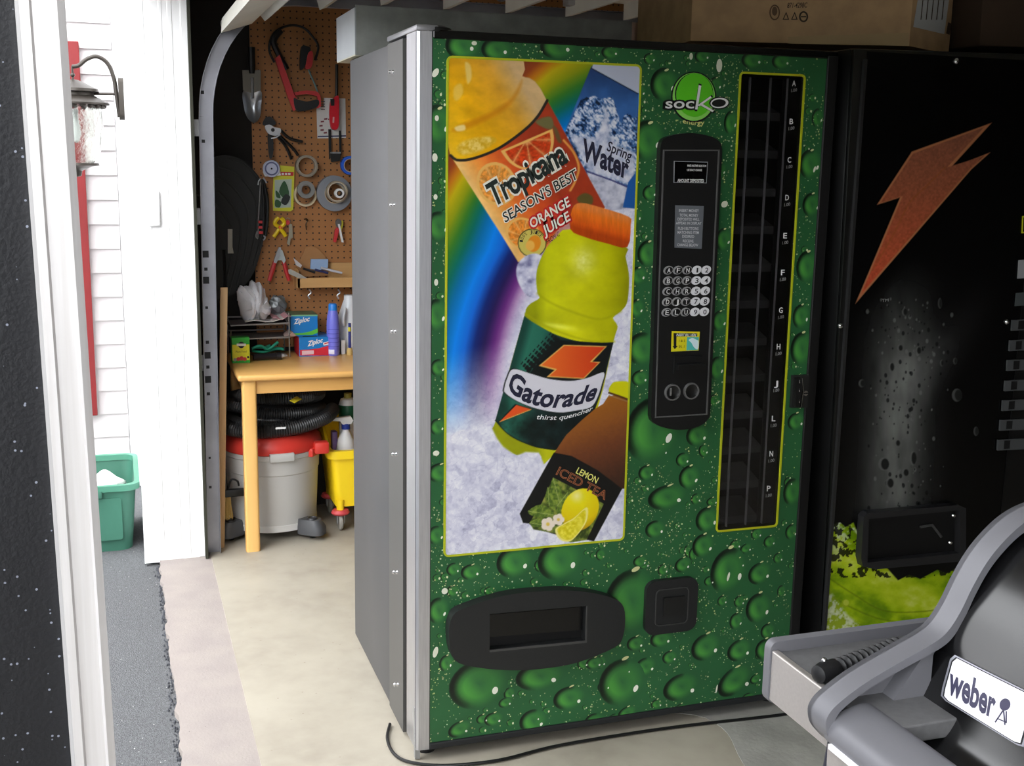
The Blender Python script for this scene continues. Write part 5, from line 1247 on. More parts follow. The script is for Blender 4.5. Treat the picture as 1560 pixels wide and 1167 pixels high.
# cleaning bottles in the bucket
t = thing('spray_bottle', 'white spray bottle with blue collar and trigger in the yellow bucket', 'bottle', (.2, 2.0, .2))
sx, sy_ = PY(527, 670, 2.0)[0], 2.0
obj('bottle_body', MB().lathe([(0, .165), (.036, .165), (.04, .18), (.04, .33), (.034, .37), (.016, .405), (.014, .42)], (sx, sy_, 0), seg=24), white, t)
obj('collar', MB().lathe([(.018, .415), (.018, .435), (.012, .438)], (sx, sy_, 0), seg=18), mat('collar_blue', (36, 60, 150), .4), t)
obj('spray_head', MB().prism([(sx-.068, .455), (sx-.06, .463), (sx+.02, .468), (sx+.03, .45), (sx+.02, .436), (sx-.015, .436), (sx-.025, .45)], [], xz, sy_-.012, sy_+.012), white, t)
t = thing('detergent_bottle', 'green and white cleaner bottle behind the spray bottle in the bucket', 'bottle', (.26, 2.08, .2))
gx_ = PY(530, 640, 2.08)[0]
obj('bottle_body', MB().lathe([(0, .165), (.035, .165), (.038, .18), (.038, .5), (.03, .525), (.016, .53)], (gx_, 2.08, 0), seg=24), white, t)
obj('bottle_label', MB().lathe([(.0385, .43), (.0392, .432), (.0392, .50), (.0385, .502)], (gx_, 2.08, 0), seg=24), mat('cleaner_green', (26, 92, 62), .4), t)
obj('bottle_cap', MB().lathe([(.016, .53), (.016, .55), (0, .552)], (gx_, 2.08, 0), seg=16), mat('cap_tan', (150, 140, 60), .5), t)
tag(obj('purple_pack', MB().box(.142, .165, 2.02, 2.06, .20, .40, .004), mat('pack_purple', (104, 78, 122), .5)), 'purple soft pack beside the spray bottle in the bucket', 'package')
# grey sack and dark bag behind
m = MB().ball((.045, 2.245, .15), .05, .035, .15, 18, 12); m.v = [(p[0]+.008*math.sin(40*p[2]), p[1], max(.0, p[2])) for p in m.v]
tag(obj('grey_sack', m, mat('sack_grey', (120, 118, 112), .8)), 'dim grey sack between the vacuum and the yellow bucket', 'sack')

# broom head and dustpan beside the vacuum
t = thing('broom', 'black clamped broom with straw bristles beside the door track', 'broom', (-.30, 1.93, 0))
obj('block', MB().box(-.335, -.235, 1.865, 1.89, .195, .225, .004), black, t)
obj('hook', MB().tube(cr([(-.30, 1.88, .22), (-.285, 1.88, .262), (-.262, 1.88, .256), (-.256, 1.88, .236)], 5, False), .004, 8), black, t)
br = MB(); rb = random.Random(4)
for i in range(60):
    x = rb.uniform(-.325, -.29); x2 = x+rb.uniform(-.008, .012); yy = 1.878+rb.uniform(-.01, .01)
    br.tube([(x, yy, .195), (x2, yy, rb.uniform(.10, .12))], .0012, 4)
o = obj('bristles', br, mat('straw', (190, 160, 96), .7), t); o['kind'] = 'stuff'
obj('pole', MB().tube([(-.31, 1.885, .22), (-.318, 1.90, .62)], .008, 8), mat('pole_grey', (70, 70, 70), .5), t)

# plank and large dark tub leaning in the corner
q0 = PY(338, 436, 1.88); 
t_ = obj('wood_plank', MB().prism([(-.307, 1.03), (-.281, 1.03), (-.322, 0.0), (-.348, 0.0)], [], xz, 1.835, 1.853), mat('plank_wood', (196, 160, 116), .6, wave=((20, 20, 1), 4, (176, 140, 96))), smooth=False)
tag(t_, 'narrow pale wood plank standing beside the door track', 'plank')
t = thing('dark_tub', 'large black ribbed tub standing on edge at the left of the pegboard', 'tub', (-.22, 2.15, .56))
dk2 = mat('tub_black', (20, 21, 20), .55)
out_ = cr([PY(*p, 2.27)[[0, 2]] for p in ((326, 240), (345, 236), (372, 246), (398, 275), (408, 305), (404, 350), (388, 410), (366, 440), (345, 452), (326, 456))], 4, False)
obj('tub_shell', MB().prism([tuple(p) for p in out_], [], xz, 2.255, 2.285), dk2, t)
for k, dv in enumerate((0, 14, 28, 42, 56)):
    rp_ = [tuple(PY(u-dv*.9, v+dv, 2.255)) for u, v in ((345, 240), (372, 250), (396, 278), (404, 305), (400, 350), (386, 405))]
    obj('tub_rib', MB().tube(cr(rp_, 5, False), .004, 6), mat('tub_rib', (30, 31, 29), .5), t)
obj('sticker', MB().prism([PY(*p, 2.255)[[0, 2]] for p in ((347, 349), (354, 349), (354, 376), (356, 386), (347, 386))], [], xz, 2.250, 2.2555), mat('sticker_grey', (176, 176, 168), .6), t, smooth=False)
obj('tub_handle', MB().tube([PY(341, 380, 2.24), PY(343, 420, 2.24), PY(344, 450, 2.24)], .006, 8), black, t)
# ------------------------------------------------------------------ things on the bench
def pegp(u, v, d=.0): q = PY(u, v, PEG-d); return (q[0], q[2])
def PG(poly, d0, d1, m_, name, par=None, holes=(), smooth=True, dd=None):
    dd = d0 if dd is None else dd
    return obj(name, MB().prism([pegp(*p, dd) for p in poly], [[pegp(*p, dd) for p in h] for h in holes], lambda p, d: (p[0], PEG-d, p[1]), d0, d1), m_, par, smooth=smooth)
def pp3(u, v, d): return PY(u, v, PEG-d)
def base(u, v): return PZ(u, v, TZ)
def pegthing(name, label, cat, u, v, group=None):
    q = PY(u, v, PEG); return thing(name, label, cat, (q[0], PEG, q[2]), group=group)

# plant food box
yb = base(368, 553)[1]
t = thing('plant_food_box', 'small green and yellow plant food box at the left end of the bench', 'box', (base(368, 553)[0], yb+.02, TZ))
def FY(yc): return at_y(yc)
a0 = PY(354, 553, yb); a1 = PY(381, 553, yb); z1 = PY(366, 514.5, yb)[2]
obj('carton', MB().box(a0[0], a1[0], yb, yb+.05, TZ, z1, .001), mat('food_green', (44, 168, 52), .45), t, smooth=False)
zA = PY(366, 525, yb)[2]; zB = PY(366, 549, yb)[2]
obj('yellow_print', MB().box(a0[0]+.001, a1[0]-.001, yb-.0006, yb+.001, zB, zA), mat('food_yellow', (226, 220, 40), .45), t, smooth=False)
fy = at_y(yb)
obj('round_mark', MB().prism(circ(367.5, 525.5, 5, 18), [], fy, .0007, .0011), blackink, t, smooth=False)
obj('round_mark_band', MB().prism([(360.5, 523.5), (374.5, 523.5), (374.5, 527), (360.5, 527)], [], fy, .0012, .0014), mat('food_white', (226, 226, 220), .5), t, smooth=False)
for i, (u, v, r) in enumerate(((363, 547, 3), (368, 546, 3.5), (373, 547, 3), (358, 548, 2.5), (378, 544, 1.8))):
    obj('flower_print', MB().prism(circ(u, v, r, 10), [], fy, .0007+.00005*i, .0009+.00005*i), mat('food_red', (206, 62, 60), .5) if i < 3 else (mat('food_grey', (150, 146, 140), .5) if i == 3 else blackink), t, smooth=False)
text_obj('lettering', 'Plant Food', (359, 537.5), (376, 537), (0, -3.2), fy, .0008, mat('food_ink', (120, 120, 30), .5), t)

# letter trays
wire = mat('tray_wire', (150, 148, 146), .35, .6)
t = thing('letter_tray', 'two tier wire letter tray piled with papers on the bench', 'tray', (-.14, 2.2, TZ))
ty0, ty1 = 2.11, 2.285
xl = PY(352, 500, ty0)[0]; xr = PY(441, 500, ty0)[0]
for k, (v, nm) in enumerate(((496, 'tray_shelf'), (517.5, 'tray_shelf'))):
    z = PY(352, v, ty0)[2]
    s_ = obj('tray_shelf', MB().box(xl, xr, ty0, ty1, z-.002, z), mat('tray_floor', (128, 118, 116), .45, .3), t, smooth=False)
    obj('tray_edge', MB().tube([(xl, ty0, z), (xr, ty0, z+.004), (xr, ty1, z+.012), (xl, ty1, z+.012)], .0035, 6, closed=True), wire, s_)
for yy in (ty0+.01, ty1-.01):
    for x in (xl, xr):
        obj('tray_post', MB().tube([(x, yy, TZ), (x, yy, TZ+.185 if x == xr else TZ+.12)], .003, 6), wire, t)
for i in range(9):
    yy = ty0+.01+i*.018; obj('tray_wire', MB().tube([(xr, yy, TZ+.125), (xr-.002, yy, TZ+.175)], .0016, 5), wire, t)
obj('tray_top_wire', MB().tube([(xr, ty0+.005, TZ+.172), (xr, ty1, TZ+.176)], .002, 5), wire, t)
zt = PY(352, 496, ty0)[2]
pk = mat('paper_pink', (222, 168, 176), .7); pw = mat('paper_white', (222, 218, 214), .7)
for i, (x0, x1, m_, lb, dz) in enumerate(((-.19, -.03, pw, 'white papers lying on the top letter tray', .012), (-.08, -.005, pk, 'pink paper slip on the top letter tray', .022))):
    mm = MB(); n = 6
    for j in range(n+1):
        for yy in (ty0+.005, ty1-.03): mm.v.append((x0+(x1-x0)*j/n, yy, zt+dz+.006*math.sin(j*1.3+i)+.006*(j/n)))
    for j in range(n): mm.f.append((2*j, 2*j+1, 2*j+3, 2*j+2))
    mm.v += [(p[0], p[1], p[2]-.002) for p in mm.v]; k = 2*(n+1)
    mm.f += [(2*j+k, 2*j+2+k, 2*j+3+k, 2*j+1+k) for j in range(n)]+[(2*j, 2*j+2, 2*j+2+k, 2*j+k) for j in range(n)]
    tag(obj('paper', mm, m_), lb, 'paper')
zt2 = PY(352, 517.5, ty0)[2]
mm = MB().add([(-.03, 2.12, zt2+.002), (.0, 2.12, zt2+.022), (.018, 2.13, zt2+.004), (-.03, 2.2, zt2+.004), (.0, 2.2, zt2+.028), (.018, 2.2, zt2+.008)], [(0, 1, 4, 3), (1, 2, 5, 4), (0, 2, 1), (3, 4, 5), (0, 3, 5, 2)])
tag(obj('folded_note', mm, mat('note_brown', (188, 160, 150), .7), smooth=False), 'folded pale note sticking out of the lower letter tray', 'paper')
# crumpled white carrier bag
m = MB(); ctr = PY(390, 465, 2.19)
rbg = random.Random(2)
outl = cr([PY(*p, 2.19)[[0, 2]] for p in ((361, 442), (367, 435), (376, 437), (383, 429), (394, 431), (402, 439), (405, 450), (410, 462), (413, 472), (408, 482), (398, 488), (394, 491), (391, 486), (384, 487), (382, 491), (374, 492), (368, 482), (362, 460))], 5)
rings = []; cx_, cz_ = ctr[0], ctr[2]
for k in range(9):
    w_ = math.cos((k/8-.5)*math.pi*.92); yy = 2.19+(k/8-.5)*.15
    rings.append([(cx_+(p[0]-cx_)*(.25+.75*w_)*(1+.02*math.sin(7*i*.35+k)), yy+.005*math.sin(i*.8+k*1.7)+.010*math.sin(i*.21+k), max(zt+.012, cz_+(p[1]-cz_)*(.25+.75*w_)+.006*math.sin(i*1.1+k*.9))) for i, p in enumerate(outl)])
n = len(outl)
for r_ in rings: m.v += r_
m.f = [(k*n+i, k*n+(i+1) % n, (k+1)*n+(i+1) % n, (k+1)*n+i) for k in range(8) for i in range(n)]+[tuple(range(n-1, -1, -1)), tuple(8*n+i for i in range(n))]
tag(obj('carrier_bag', m, mat('bag_film', (236, 236, 242), .4, bump=.5, bscale=45), ang=60), 'crumpled white plastic carrier bag on top of the letter tray', 'bag')
# green garden gloves
gt = mat('glove_green', (34, 150, 118), .6)
t = thing('garden_gloves', 'pair of teal rubber gloves bundled in the lowest tray slot', 'gloves', (-.08, 2.16, TZ))
for k, path in enumerate((((384, 531), (396, 527), (408, 532), (420, 524), (424, 521)), ((384, 534), (402, 536), (420, 531), (432, 532)), ((388, 529), (404, 529), (412, 526)))):
    obj('glove', MB().tube(cr([PY(u, v, 2.14+.02*k) for u, v in path], 5, False), .009, 8, flat=.7), gt, t)
# black torch
p0, p1 = base(386, 549), base(430, 549); p0 = PY(386, 545, 2.05); p1 = PY(429, 546, 2.05)
t = thing('torch', 'black tube torch lying in front of the letter tray', 'torch', (p0[0], 2.05, TZ))
obj('barrel', MB().tube([(p0[0], 2.05, TZ+.016), (p1[0]-.02, 2.06, TZ+.016), (p1[0]-.018, 2.06, TZ+.016), (p1[0], 2.06, TZ+.016)], [.013, .013, .016, .016], 16), mat('torch_black', (30, 28, 32), .3), t)
obj('lens_ring', MB().tube([(p1[0], 2.06, TZ+.016), (p1[0]+.012, 2.06, TZ+.016)], [.008, .006], 12), mat('torch_lens', (190, 190, 190), .3), t)
tag(obj('grey_card', MB().prism([tuple(base(*p)[:2]) for p in ((382, 541), (432, 538), (438, 543), (390, 545))], [], xy, TZ+.001, TZ+.004), mat('card_grey', (170, 166, 160), .6), smooth=False), 'grey card lying under the letter tray edge', 'card')

# zipper bag boxes
zb = mat('zip_blue', (20, 122, 196), .4); zr = mat('zip_red', (204, 40, 58), .4); zg = mat('zip_green', (96, 190, 60), .4)
y2 = 2.115
t = thing('freezer_bag_box', 'lower blue and red zipper bag box with white lettering on the bench', 'box', (.09, y2+.05, TZ))
x0 = PY(456, 540, y2)[0]; x1 = PY(503, 540, y2)[0]; zz1 = PY(470, 514, y2)[2]
bx = obj('carton', MB().box(x0, x1, y2, y2+.14, TZ, zz1, .001), zb, t, smooth=False)
obj('carton_end', MB().box(x0-.0008, x0+.002, y2+.001, y2+.139, TZ+.001, zz1-.001), zr, t, smooth=False)
f2 = at_y(y2)
obj('red_print', MB().prism([(457, 541.5), (457, 533), (470, 532.5), (486, 530.5), (502, 526), (502, 541.5)], [], f2, .0003, .0006), zr, t, smooth=False)
obj('white_print', MB().prism([(460, 534.5), (478, 533.5), (478, 539.5), (460, 541)], [], f2, .0006, .0009), mat('zip_pale', (224, 190, 196), .5), t, smooth=False)
text_obj('lettering', 'Ziploc', (469, 527.5), (491, 521.5), (1.2, -7.5), f2, .0006, whiteink, t, .03)
obj('white_tag_print', MB().prism([(492, 522), (502, 519.5), (502, 525), (493, 526.5)], [], f2, .0006, .0009), white, t, smooth=False)
obj('red_tag_print', MB().prism([(494, 524.6), (500.5, 522.8), (500.5, 521), (494, 522.8)], [], f2, .0009, .0012), redink, t, smooth=False)
obj('opening', MB().box(x0+.02, x1-.05, y2+.02, y2+.06, zz1-.0005, zz1+.0008), dark, t, smooth=False)
y3 = 2.15
t = thing('sandwich_bag_box', 'upper blue and green zipper bag box stacked on the lower one', 'box', (.06, y3+.05, zz1+.001))
x0 = PY(443, 500, y3)[0]; x1 = PY(484, 500, y3)[0]; zu = PY(460, 480, y3)[2]
obj('carton', MB().box(x0, x1, y3, y3+.13, zz1+.001, zu, .001), zb, t, smooth=False)
obj('carton_top', MB().box(x0, x1, y3, y3+.13, zu, zu+.0008), mat('zip_top', (96, 120, 92), .5), t, smooth=False)
f3 = at_y(y3)
obj('green_print', MB().prism(cr([(443.3, 507), (455, 507.5), (468, 506), (480, 502), (484, 500)], 4, False)+[(484, 507), (476, 510), (443.3, 510.5)], [], f3, .0003, .0006), zg, t, smooth=False)
obj('top_edge_print', MB().prism([(443.2, 480), (484, 479.5), (484, 481.5), (443.2, 482)], [], f3, .0003, .0006), mat('zip_edge', (120, 180, 140), .5), t, smooth=False)
text_obj('lettering', 'Ziploc', (448, 494), (471, 489), (1.2, -7.5), f3, .0006, whiteink, t, .03)

# blue spray bottle
q = base(509, 542); bx_, by_ = q[0], q[1]+.02
t = thing('lotion_bottle', 'tall periwinkle blue sunscreen bottle with bright blue cap', 'bottle', (bx_, by_, TZ))
zc = PY(508, 475, by_)[2]; ztop = PY(508, 462.5, by_)[2]
obj('bottle_body', MB().lathe([(0, TZ), (.024, TZ), (.027, TZ+.006), (.0265, TZ+.13), (.024, TZ+.165), (.019, zc+.005), (.017, zc+.01)], (bx_, by_, 0), seg=28), mat('bottle_blue', (118, 122, 226), .3), t)
obj('bottle_cap', MB().lathe([(.0185, zc), (.0185, ztop-.006), (.015, ztop), (0, ztop)], (bx_, by_, 0), seg=24), mat('cap_blue', (44, 132, 222), .35), t)
for k in range(5):
    z = TZ+.038+k*.018; obj('label_line', MB().lathe([(.0268, z), (.0272, z+.0005), (.0272, z+.002), (.0268, z+.0025)], (bx_, by_, 0), seg=20, a0=math.pi*1.15, a1=math.pi*1.85), mat('bottle_ink', (78, 78, 190), .4), t)
obj('label_patch', MB().lathe([(.0269, TZ+.008), (.0274, TZ+.009), (.0274, TZ+.026), (.0269, TZ+.027)], (bx_, by_, 0), seg=8, a0=math.pi*1.2, a1=math.pi*1.5), mat('label_pale', (226, 226, 246), .4), t)
# white jug
t = thing('white_jug', 'white plastic jug behind the blue sunscreen bottle', 'jug', (.27, 2.22, TZ))
jx = PY(530, 500, 2.2)[0]+.012
zj = PY(528, 450, 2.2)[2]
prof_ = [(.0, TZ), (.052, TZ), (.058, TZ+.01), (.058, TZ+.12), (.05, TZ+.15), (.03, zj-.035), (.024, zj-.02), (.024, zj), (0, zj)]
obj('jug_body', MB().lathe(prof_, (jx, 2.22, 0), seg=28), mat('jug_white', (222, 226, 232), .35), t)
obj('jug_handle', MB().tube(cr([(jx-.028, 2.17, zj-.05), (jx-.04, 2.15, zj-.09), (jx-.035, 2.16, TZ+.12)], 5, False), .007, 8), mat('jug_white', (222, 226, 232), .35), t)
mkx = PY(531.5, 500, 2.12)[0]
t = thing('blue_marker', 'dark blue marker tube with yellow band in front of the white jug', 'marker', (mkx, 2.12, TZ))
obj('tube', MB().tube([(mkx+.003, 2.12, TZ+.03), (mkx+.003, 2.12, TZ+.135)], .006, 10), mat('marker_blue', (42, 52, 128), .4), t)
obj('band', MB().tube([(mkx+.003, 2.12, TZ+.10), (mkx+.003, 2.12, TZ+.118)], .0066, 10), mat('marker_yellow', (206, 200, 60), .4), t)
obj('stopper', MB().lathe([(0, TZ), (.012, TZ), (.014, TZ+.012), (.010, TZ+.03), (0, TZ+.03)], (mkx+.003, 2.12, 0), seg=14), mat('stopper_tan', (196, 168, 106), .5), t)
tag(obj('white_carton', MB().box(PY(520, 530, 2.14)[0], PY(523.5, 530, 2.14)[0]+.006, 2.14, 2.17, TZ, TZ+.06, .001), white, smooth=False), 'tiny white carton between sunscreen bottle and jug', 'box')
# grey camcorder-like gadget on tray corner
t = thing('crumpled_foil', 'crumpled grey foil behind the white carrier bag', 'foil', tuple(PY(425, 475, 2.26)))
c_ = PY(423, 466, 2.255); c_[2] = zt+.058; m = MB().ball(tuple(c_), .038, .02, .045, 14, 9); rr = random.Random(8)
m.v = [(p[0]+rr.uniform(-.006, .006), p[1]+rr.uniform(-.005, .005), p[2]+rr.uniform(-.006, .006)) for p in m.v]
obj('foil', m, mat('foil_grey', (136, 140, 142), .35, .5), t, smooth=False)

# ------------------------------------------------------------------ tools on the pegboard
tm_ = mat('tool_black', (24, 24, 25), .45); tred = mat('tool_red', (196, 52, 56), .45); tsil = mat('tool_silver', (186, 190, 196), .28, .8)
t = pegthing('hand_trowel', 'steel hand trowel with dark grip hanging at the top left of the pegboard', 'trowel', 385, 190)
bl_ = cr([(371, 138), (397, 138), (398, 160), (396, 178), (388, 187), (378, 181), (372, 165)], 5)
def bowl(poly, d0, k):
    P = [pegp(*p, d0) for p in poly]; c = np.mean(np.array(P), 0); vs = []; fs = []; n = len(P)
    for j, s in enumerate((1., .75, .5, .25)):
        for p in P: vs.append((c[0]+(p[0]-c[0])*s, PEG-d0+k*(1-s*s), c[1]+(p[1]-c[1])*s))
    vs.append((c[0], PEG-d0+k, c[1]))
    for j in range(3):
        for i in range(n): fs.append((j*n+i, j*n+(i+1) % n, (j+1)*n+(i+1) % n, (j+1)*n+i))
    for i in range(n): fs.append((3*n+i, 3*n+(i+1) % n, 4*n))
    return MB().add(vs, fs)
obj('blade', bowl(bl_, .05, .022), tsil, t)
PG([(369, 107), (397, 107), (397, 138), (384, 142), (370, 138)], .045, .05, mat('trowel_plate', (112, 108, 98), .5, .3), 'shoulder', t, smooth=False)
obj('shank', MB().tube([pp3(385, 150, .05), pp3(384, 118, .055)], .006, 8), tsil, t)
obj('grip', MB().tube([pp3(384, 112, .05), pp3(383.5, 100, .05), pp3(383.5, 88, .05), pp3(383, 72, .05)], [.010, .015, .013, .015], 10), tm_, t)
t = pegthing('bow_saw', 'red and black framed hand saw hanging upside down at the top of the pegboard', 'saw', 445, 170)
obj('frame_bow', MB().tube(cr([pp3(418, 95, .03), pp3(410, 74, .03), pp3(418, 50, .03), pp3(440, 39, .03), pp3(462, 42, .03), pp3(478, 58, .03), pp3(485, 72, .03), pp3(480, 92, .03)], 6, False), [.005]*43, 8), tm_, t)
obj('frame_bow_pad', MB().tube(cr([pp3(437, 106, .03), pp3(424, 82, .03), pp3(417, 62, .03), pp3(428, 46, .03)], 5, False), .0125, 8), tm_, t)
PG([(418, 90), (425, 84), (447, 144), (452, 152), (449, 168), (446, 169), (437, 146)], .025, .045, tred, 'frame_arm', t)
PG([(447, 141), (466, 138), (482, 140), (487, 146), (488, 162), (484, 165), (476, 164), (476, 160), (483, 157), (482, 147), (466, 143), (449, 146)], .025, .045, tred, 'guard', t)
PG(cr([(446, 150), (452, 152), (466, 155), (482, 152), (484, 160), (476, 166), (456, 170), (448, 165)], 4), .02, .05, tm_, 'handle', t)
PG(cr([(458, 73), (466, 71), (472, 75), (468, 90), (461, 105), (456, 104)], 4), .02, .045, tm_, 'grip_pad', t)
PG(cr([(468, 82), (474, 79), (475, 92), (472, 104), (464, 105), (465, 96)], 4), .02, .05, tred, 'grip', t)
obj('blade', MB().tube([pp3(470, 106, .03), pp3(481, 132, .03), pp3(484, 142, .03)], .004, 6, flat=.4), mat('blade_teal', (96, 120, 116), .4, .4), t)
tag(PG([(493, 149), (526, 150), (527, 210), (483.5, 211), (482, 163), (493, 163)], .004, .006, mat('chart_white', (206, 206, 204), .7), 'instruction_card', None, smooth=False), 'white instruction card with small drawings behind the red lighter', 'card')
cardo = bpy.data.objects['instruction_card']
for i in range(6):
    a = math.radians(110+i*36); u, v = 499+10*math.cos(a), 192+11*math.sin(a)
    o = PG([(u-2.5, v-1), (u+2.5, v-1.6), (u+2.5, v+1), (u-2.5, v+1.4)], .006, .0065, mat('chart_mark', (120, 60, 70), .6), 'printed_mark', cardo, smooth=False)
PG([(484, 207), (527, 206), (527, 208), (484, 209)], .006, .0065, mat('chart_blue', (44, 52, 96), .6), 'printed_line', cardo, smooth=False)
for k in range(4): PG([(489, 154+k*4), (495, 154+k*4), (495, 155.4+k*4), (489, 155.4+k*4)], .006, .0065, mat('chart_ink', (90, 88, 92), .6), 'printed_line', cardo, smooth=False)
t = pegthing('utility_lighter', 'red utility lighter with long dark barrel hanging over the white card', 'lighter', 508, 197)
PG(cr([(502, 157), (505, 152), (512, 146), (515, 150), (515, 175), (514, 194), (508, 198), (503, 193), (501, 175)], 4), .02, .042, mat('lighter_red', (206, 30, 46), .35), 'lighter_body', t)
obj('barrel', MB().tube([pp3(512.5, 150, .03), pp3(513, 122, .03), pp3(513, 98, .03)], .0065, 8), tm_, t)
PG([(503, 151), (509, 151), (509, 161), (504, 161)], .042, .048, tm_, 'trigger', t, smooth=False)
PG([(507, 178), (509.5, 178), (509, 187), (506.5, 187)], .0421, .0426, mat('lighter_ink', (220, 160, 165), .5), 'printed_mark', t, smooth=False)
t = pegthing('strap', 'black webbing strap with square steel buckle hanging under the lighter', 'strap', 508, 245)
PG([(500, 197), (504, 197), (504.5, 240), (501, 243)], .012, .016, tm_, 'webbing', t, smooth=False)
PG([(516, 199), (519, 199), (520, 236), (517, 238)], .012, .016, tm_, 'webbing', t, smooth=False)
PG([(502, 232), (519, 232), (517, 245), (504, 247)], .01, .024, mat('buckle_dark', (46, 46, 46), .35, .3), 'buckle', t, smooth=False)
PG([(503, 231.5), (519, 231.5), (519, 234), (503, 234)], .024, .027, tsil, 'buckle_bar', t, smooth=False)
# pruning shears
t = pegthing('pruning_shears', 'black pruning shears with silver pivot hanging open below the trowel', 'shears', 420, 215)
PG(cr([(403, 193), (410, 190), (418, 194), (427, 196), (426, 204), (418, 207), (408, 203)], 4), .03, .042, mat('shear_silver', (200, 202, 206), .3, .5), 'pivot_plate', t)
obj('pivot', MB().lathe([(0, -.05), (.007, -.049), (.008, -.042)], (pegp(415.5, 198, .04)[0], PEG, pegp(415.5, 198, .04)[1]), 'y', 12), tm_, t)
PG(cr([(408, 203), (414, 205), (416, 225), (414, 240), (410, 240), (408, 220)], 4), .02, .035, tm_, 'handle', t)
for path in (((418, 204), (430, 216), (438, 228), (444, 243)), ((424, 205), (438, 218), (448, 228), (454, 237)), ((427, 198), (440, 210), (452, 214), (461, 216))):
    obj('handle', MB().tube(cr([pp3(u, v, .03) for u, v in path], 5, False), .0085, 8, flat=.7), tm_, t)
PG(cr([(400, 190), (404, 180), (412, 178), (420, 188), (412, 192)], 4), .02, .03, tm_, 'jaw', t)
obj('guard_band', MB().tube(cr([pp3(413, 211, .045), pp3(421, 209, .046), pp3(427, 205, .045)], 5, False), .003, 6), mat('shear_silver', (200, 202, 206), .3, .5), t)
# dial
t = pegthing('dial_timer', 'white and blue round dial on a square base beside the shears', 'dial', 413, 268)
PG([(400, 262), (402, 256), (424, 252), (427, 267), (403, 269)], .01, .03, white, 'dial_base', t, smooth=False)
q = pegp(413.5, 257, .03); R_ = 12.5/356.
obj('dial_face', MB().lathe([(0, -.036), (R_*.9, -.036), (R_, -.033), (R_, -.02)], (q[0], PEG, q[1]), 'y', 28), mat('dial_pale', (196, 202, 226), .4), t)
obj('dial_ring', MB().lathe([(R_*.62, -.0362), (R_*.66, -.0372), (R_*.78, -.0372), (R_*.8, -.0362)], (q[0], PEG, q[1]), 'y', 28), mat('dial_blue', (92, 98, 140), .4), t)
obj('dial_hub', MB().lathe([(0, -.039), (.003, -.038), (.004, -.036)], (q[0], PEG, q[1]), 'y', 10), dark, t)
# packet
t = pegthing('plant_tie_packet', 'yellow packet of green plant clips with red header on the pegboard', 'packet', 431, 320)
PG([(416.5, 268), (427, 252), (448, 254), (448, 270), (446.5, 319), (442, 322), (416, 321), (415, 300)], .008, .014, mat('packet_yellow', (206, 204, 54), .35), 'packet_back', t, smooth=False)
PG([(426, 261.5), (447.5, 262), (447, 268), (426, 267.5)], .0141, .0146, mat('packet_red', (186, 44, 48), .4), 'header_band', t, smooth=False)
for u in (429, 434, 439): PG([(u, 263.5), (u+3.6, 263.6), (u+3.4, 266.6), (u, 266.5)], .0146, .0149, whiteink, 'printed_mark', t, smooth=False)
PG([(418.5, 274), (444.5, 273), (443, 316), (418, 317)], .0141, .0150, mat('packet_window', (176, 190, 178), .25), 'clear_window', t, smooth=False)
for i, ply in enumerate((((432, 276), (437, 282), (440, 296), (433, 302), (425, 292)), ((434, 296), (442, 300), (436, 312), (428, 308)), ((420, 304), (428, 308), (426, 316), (419, 314)), ((420, 290), (426, 296), (427, 302), (421, 300)))):
    PG(cr(ply, 3), .0151+.0004*i, .019+.0004*i, mat('clip_green', (40, 82, 46), .5) if i != 1 else mat('clip_dark', (26, 34, 34), .5), 'plant_clip', t)
# tape rolls
def roll(name, label, u, v, r_px, ri_px, d0, d1, m_, m_in, cat='tape roll', group='rolls of tape on the pegboard'):
    q = pegp(u, v, (d0+d1)/2); k = 1/356.*(1.0); R_, r_ = r_px*k, ri_px*k
    t = thing(name, label, cat, (q[0], PEG, q[1]-R_), group=group)
    obj('tape', MB().lathe([(r_+.003, -d0), (R_, -d0), (R_, -d1), (r_+.003, -d1), (r_+.003, -d0)], (q[0], PEG, q[1]), 'y', 36), m_, t)
    obj('core', MB().lathe([(r_+.0032, -d0+.001), (r_+.0032, -d1-.0012), (r_, -d1-.0012), (r_, -d0+.001), (r_+.0032, -d0+.001)], (q[0], PEG, q[1]), 'y', 30), m_in, t)
    return t
tn = mat('core_card', (178, 160, 132), .7)
roll('tape_roll', 'thin brown-grey tape roll hanging empty beside the dial', 466.5, 253, 16, 12.5, .004, .045, mat('tape_taupe', (142, 134, 120), .5), mat('core_taupe', (160, 150, 134), .6))
roll('tape_roll', 'cream masking tape roll behind the small grey roll', 464.5, 297, 17, 13.5, .004, .028, mat('tape_cream', (206, 190, 158), .6), tn)
roll('tape_roll', 'small grey tape roll hung in front of the cream roll', 465.8, 289, 12.8, 6.5, .030, .055, mat('tape_grey', (130, 130, 128), .45), mat('core_grey', (112, 110, 106), .6))
roll('tape_roll', 'large grey duct tape roll at the right of the pegboard', 508.5, 294.5, 26.5, 14, .004, .045, mat('duct_grey', (128, 132, 140), .4), tn)
roll('tape_roll', 'narrow tan tape ring hung over the duct tape roll', 513, 292, 16, 13, .047, .075, mat('ring_tan', (150, 138, 120), .5), mat('core_pale', (196, 186, 168), .6))
roll('tape_roll', 'tiny white tape spool hung in the middle of the duct tape', 516.5, 294.5, 7, 3, .077, .1, white, mat('core_dark', (60, 56, 52), .6))
roll('tape_roll', 'bright blue painter tape roll half hidden by the green machine', 533, 252, 14, 9, .02, .05, mat('painter_blue', (40, 92, 200), .45), tn)
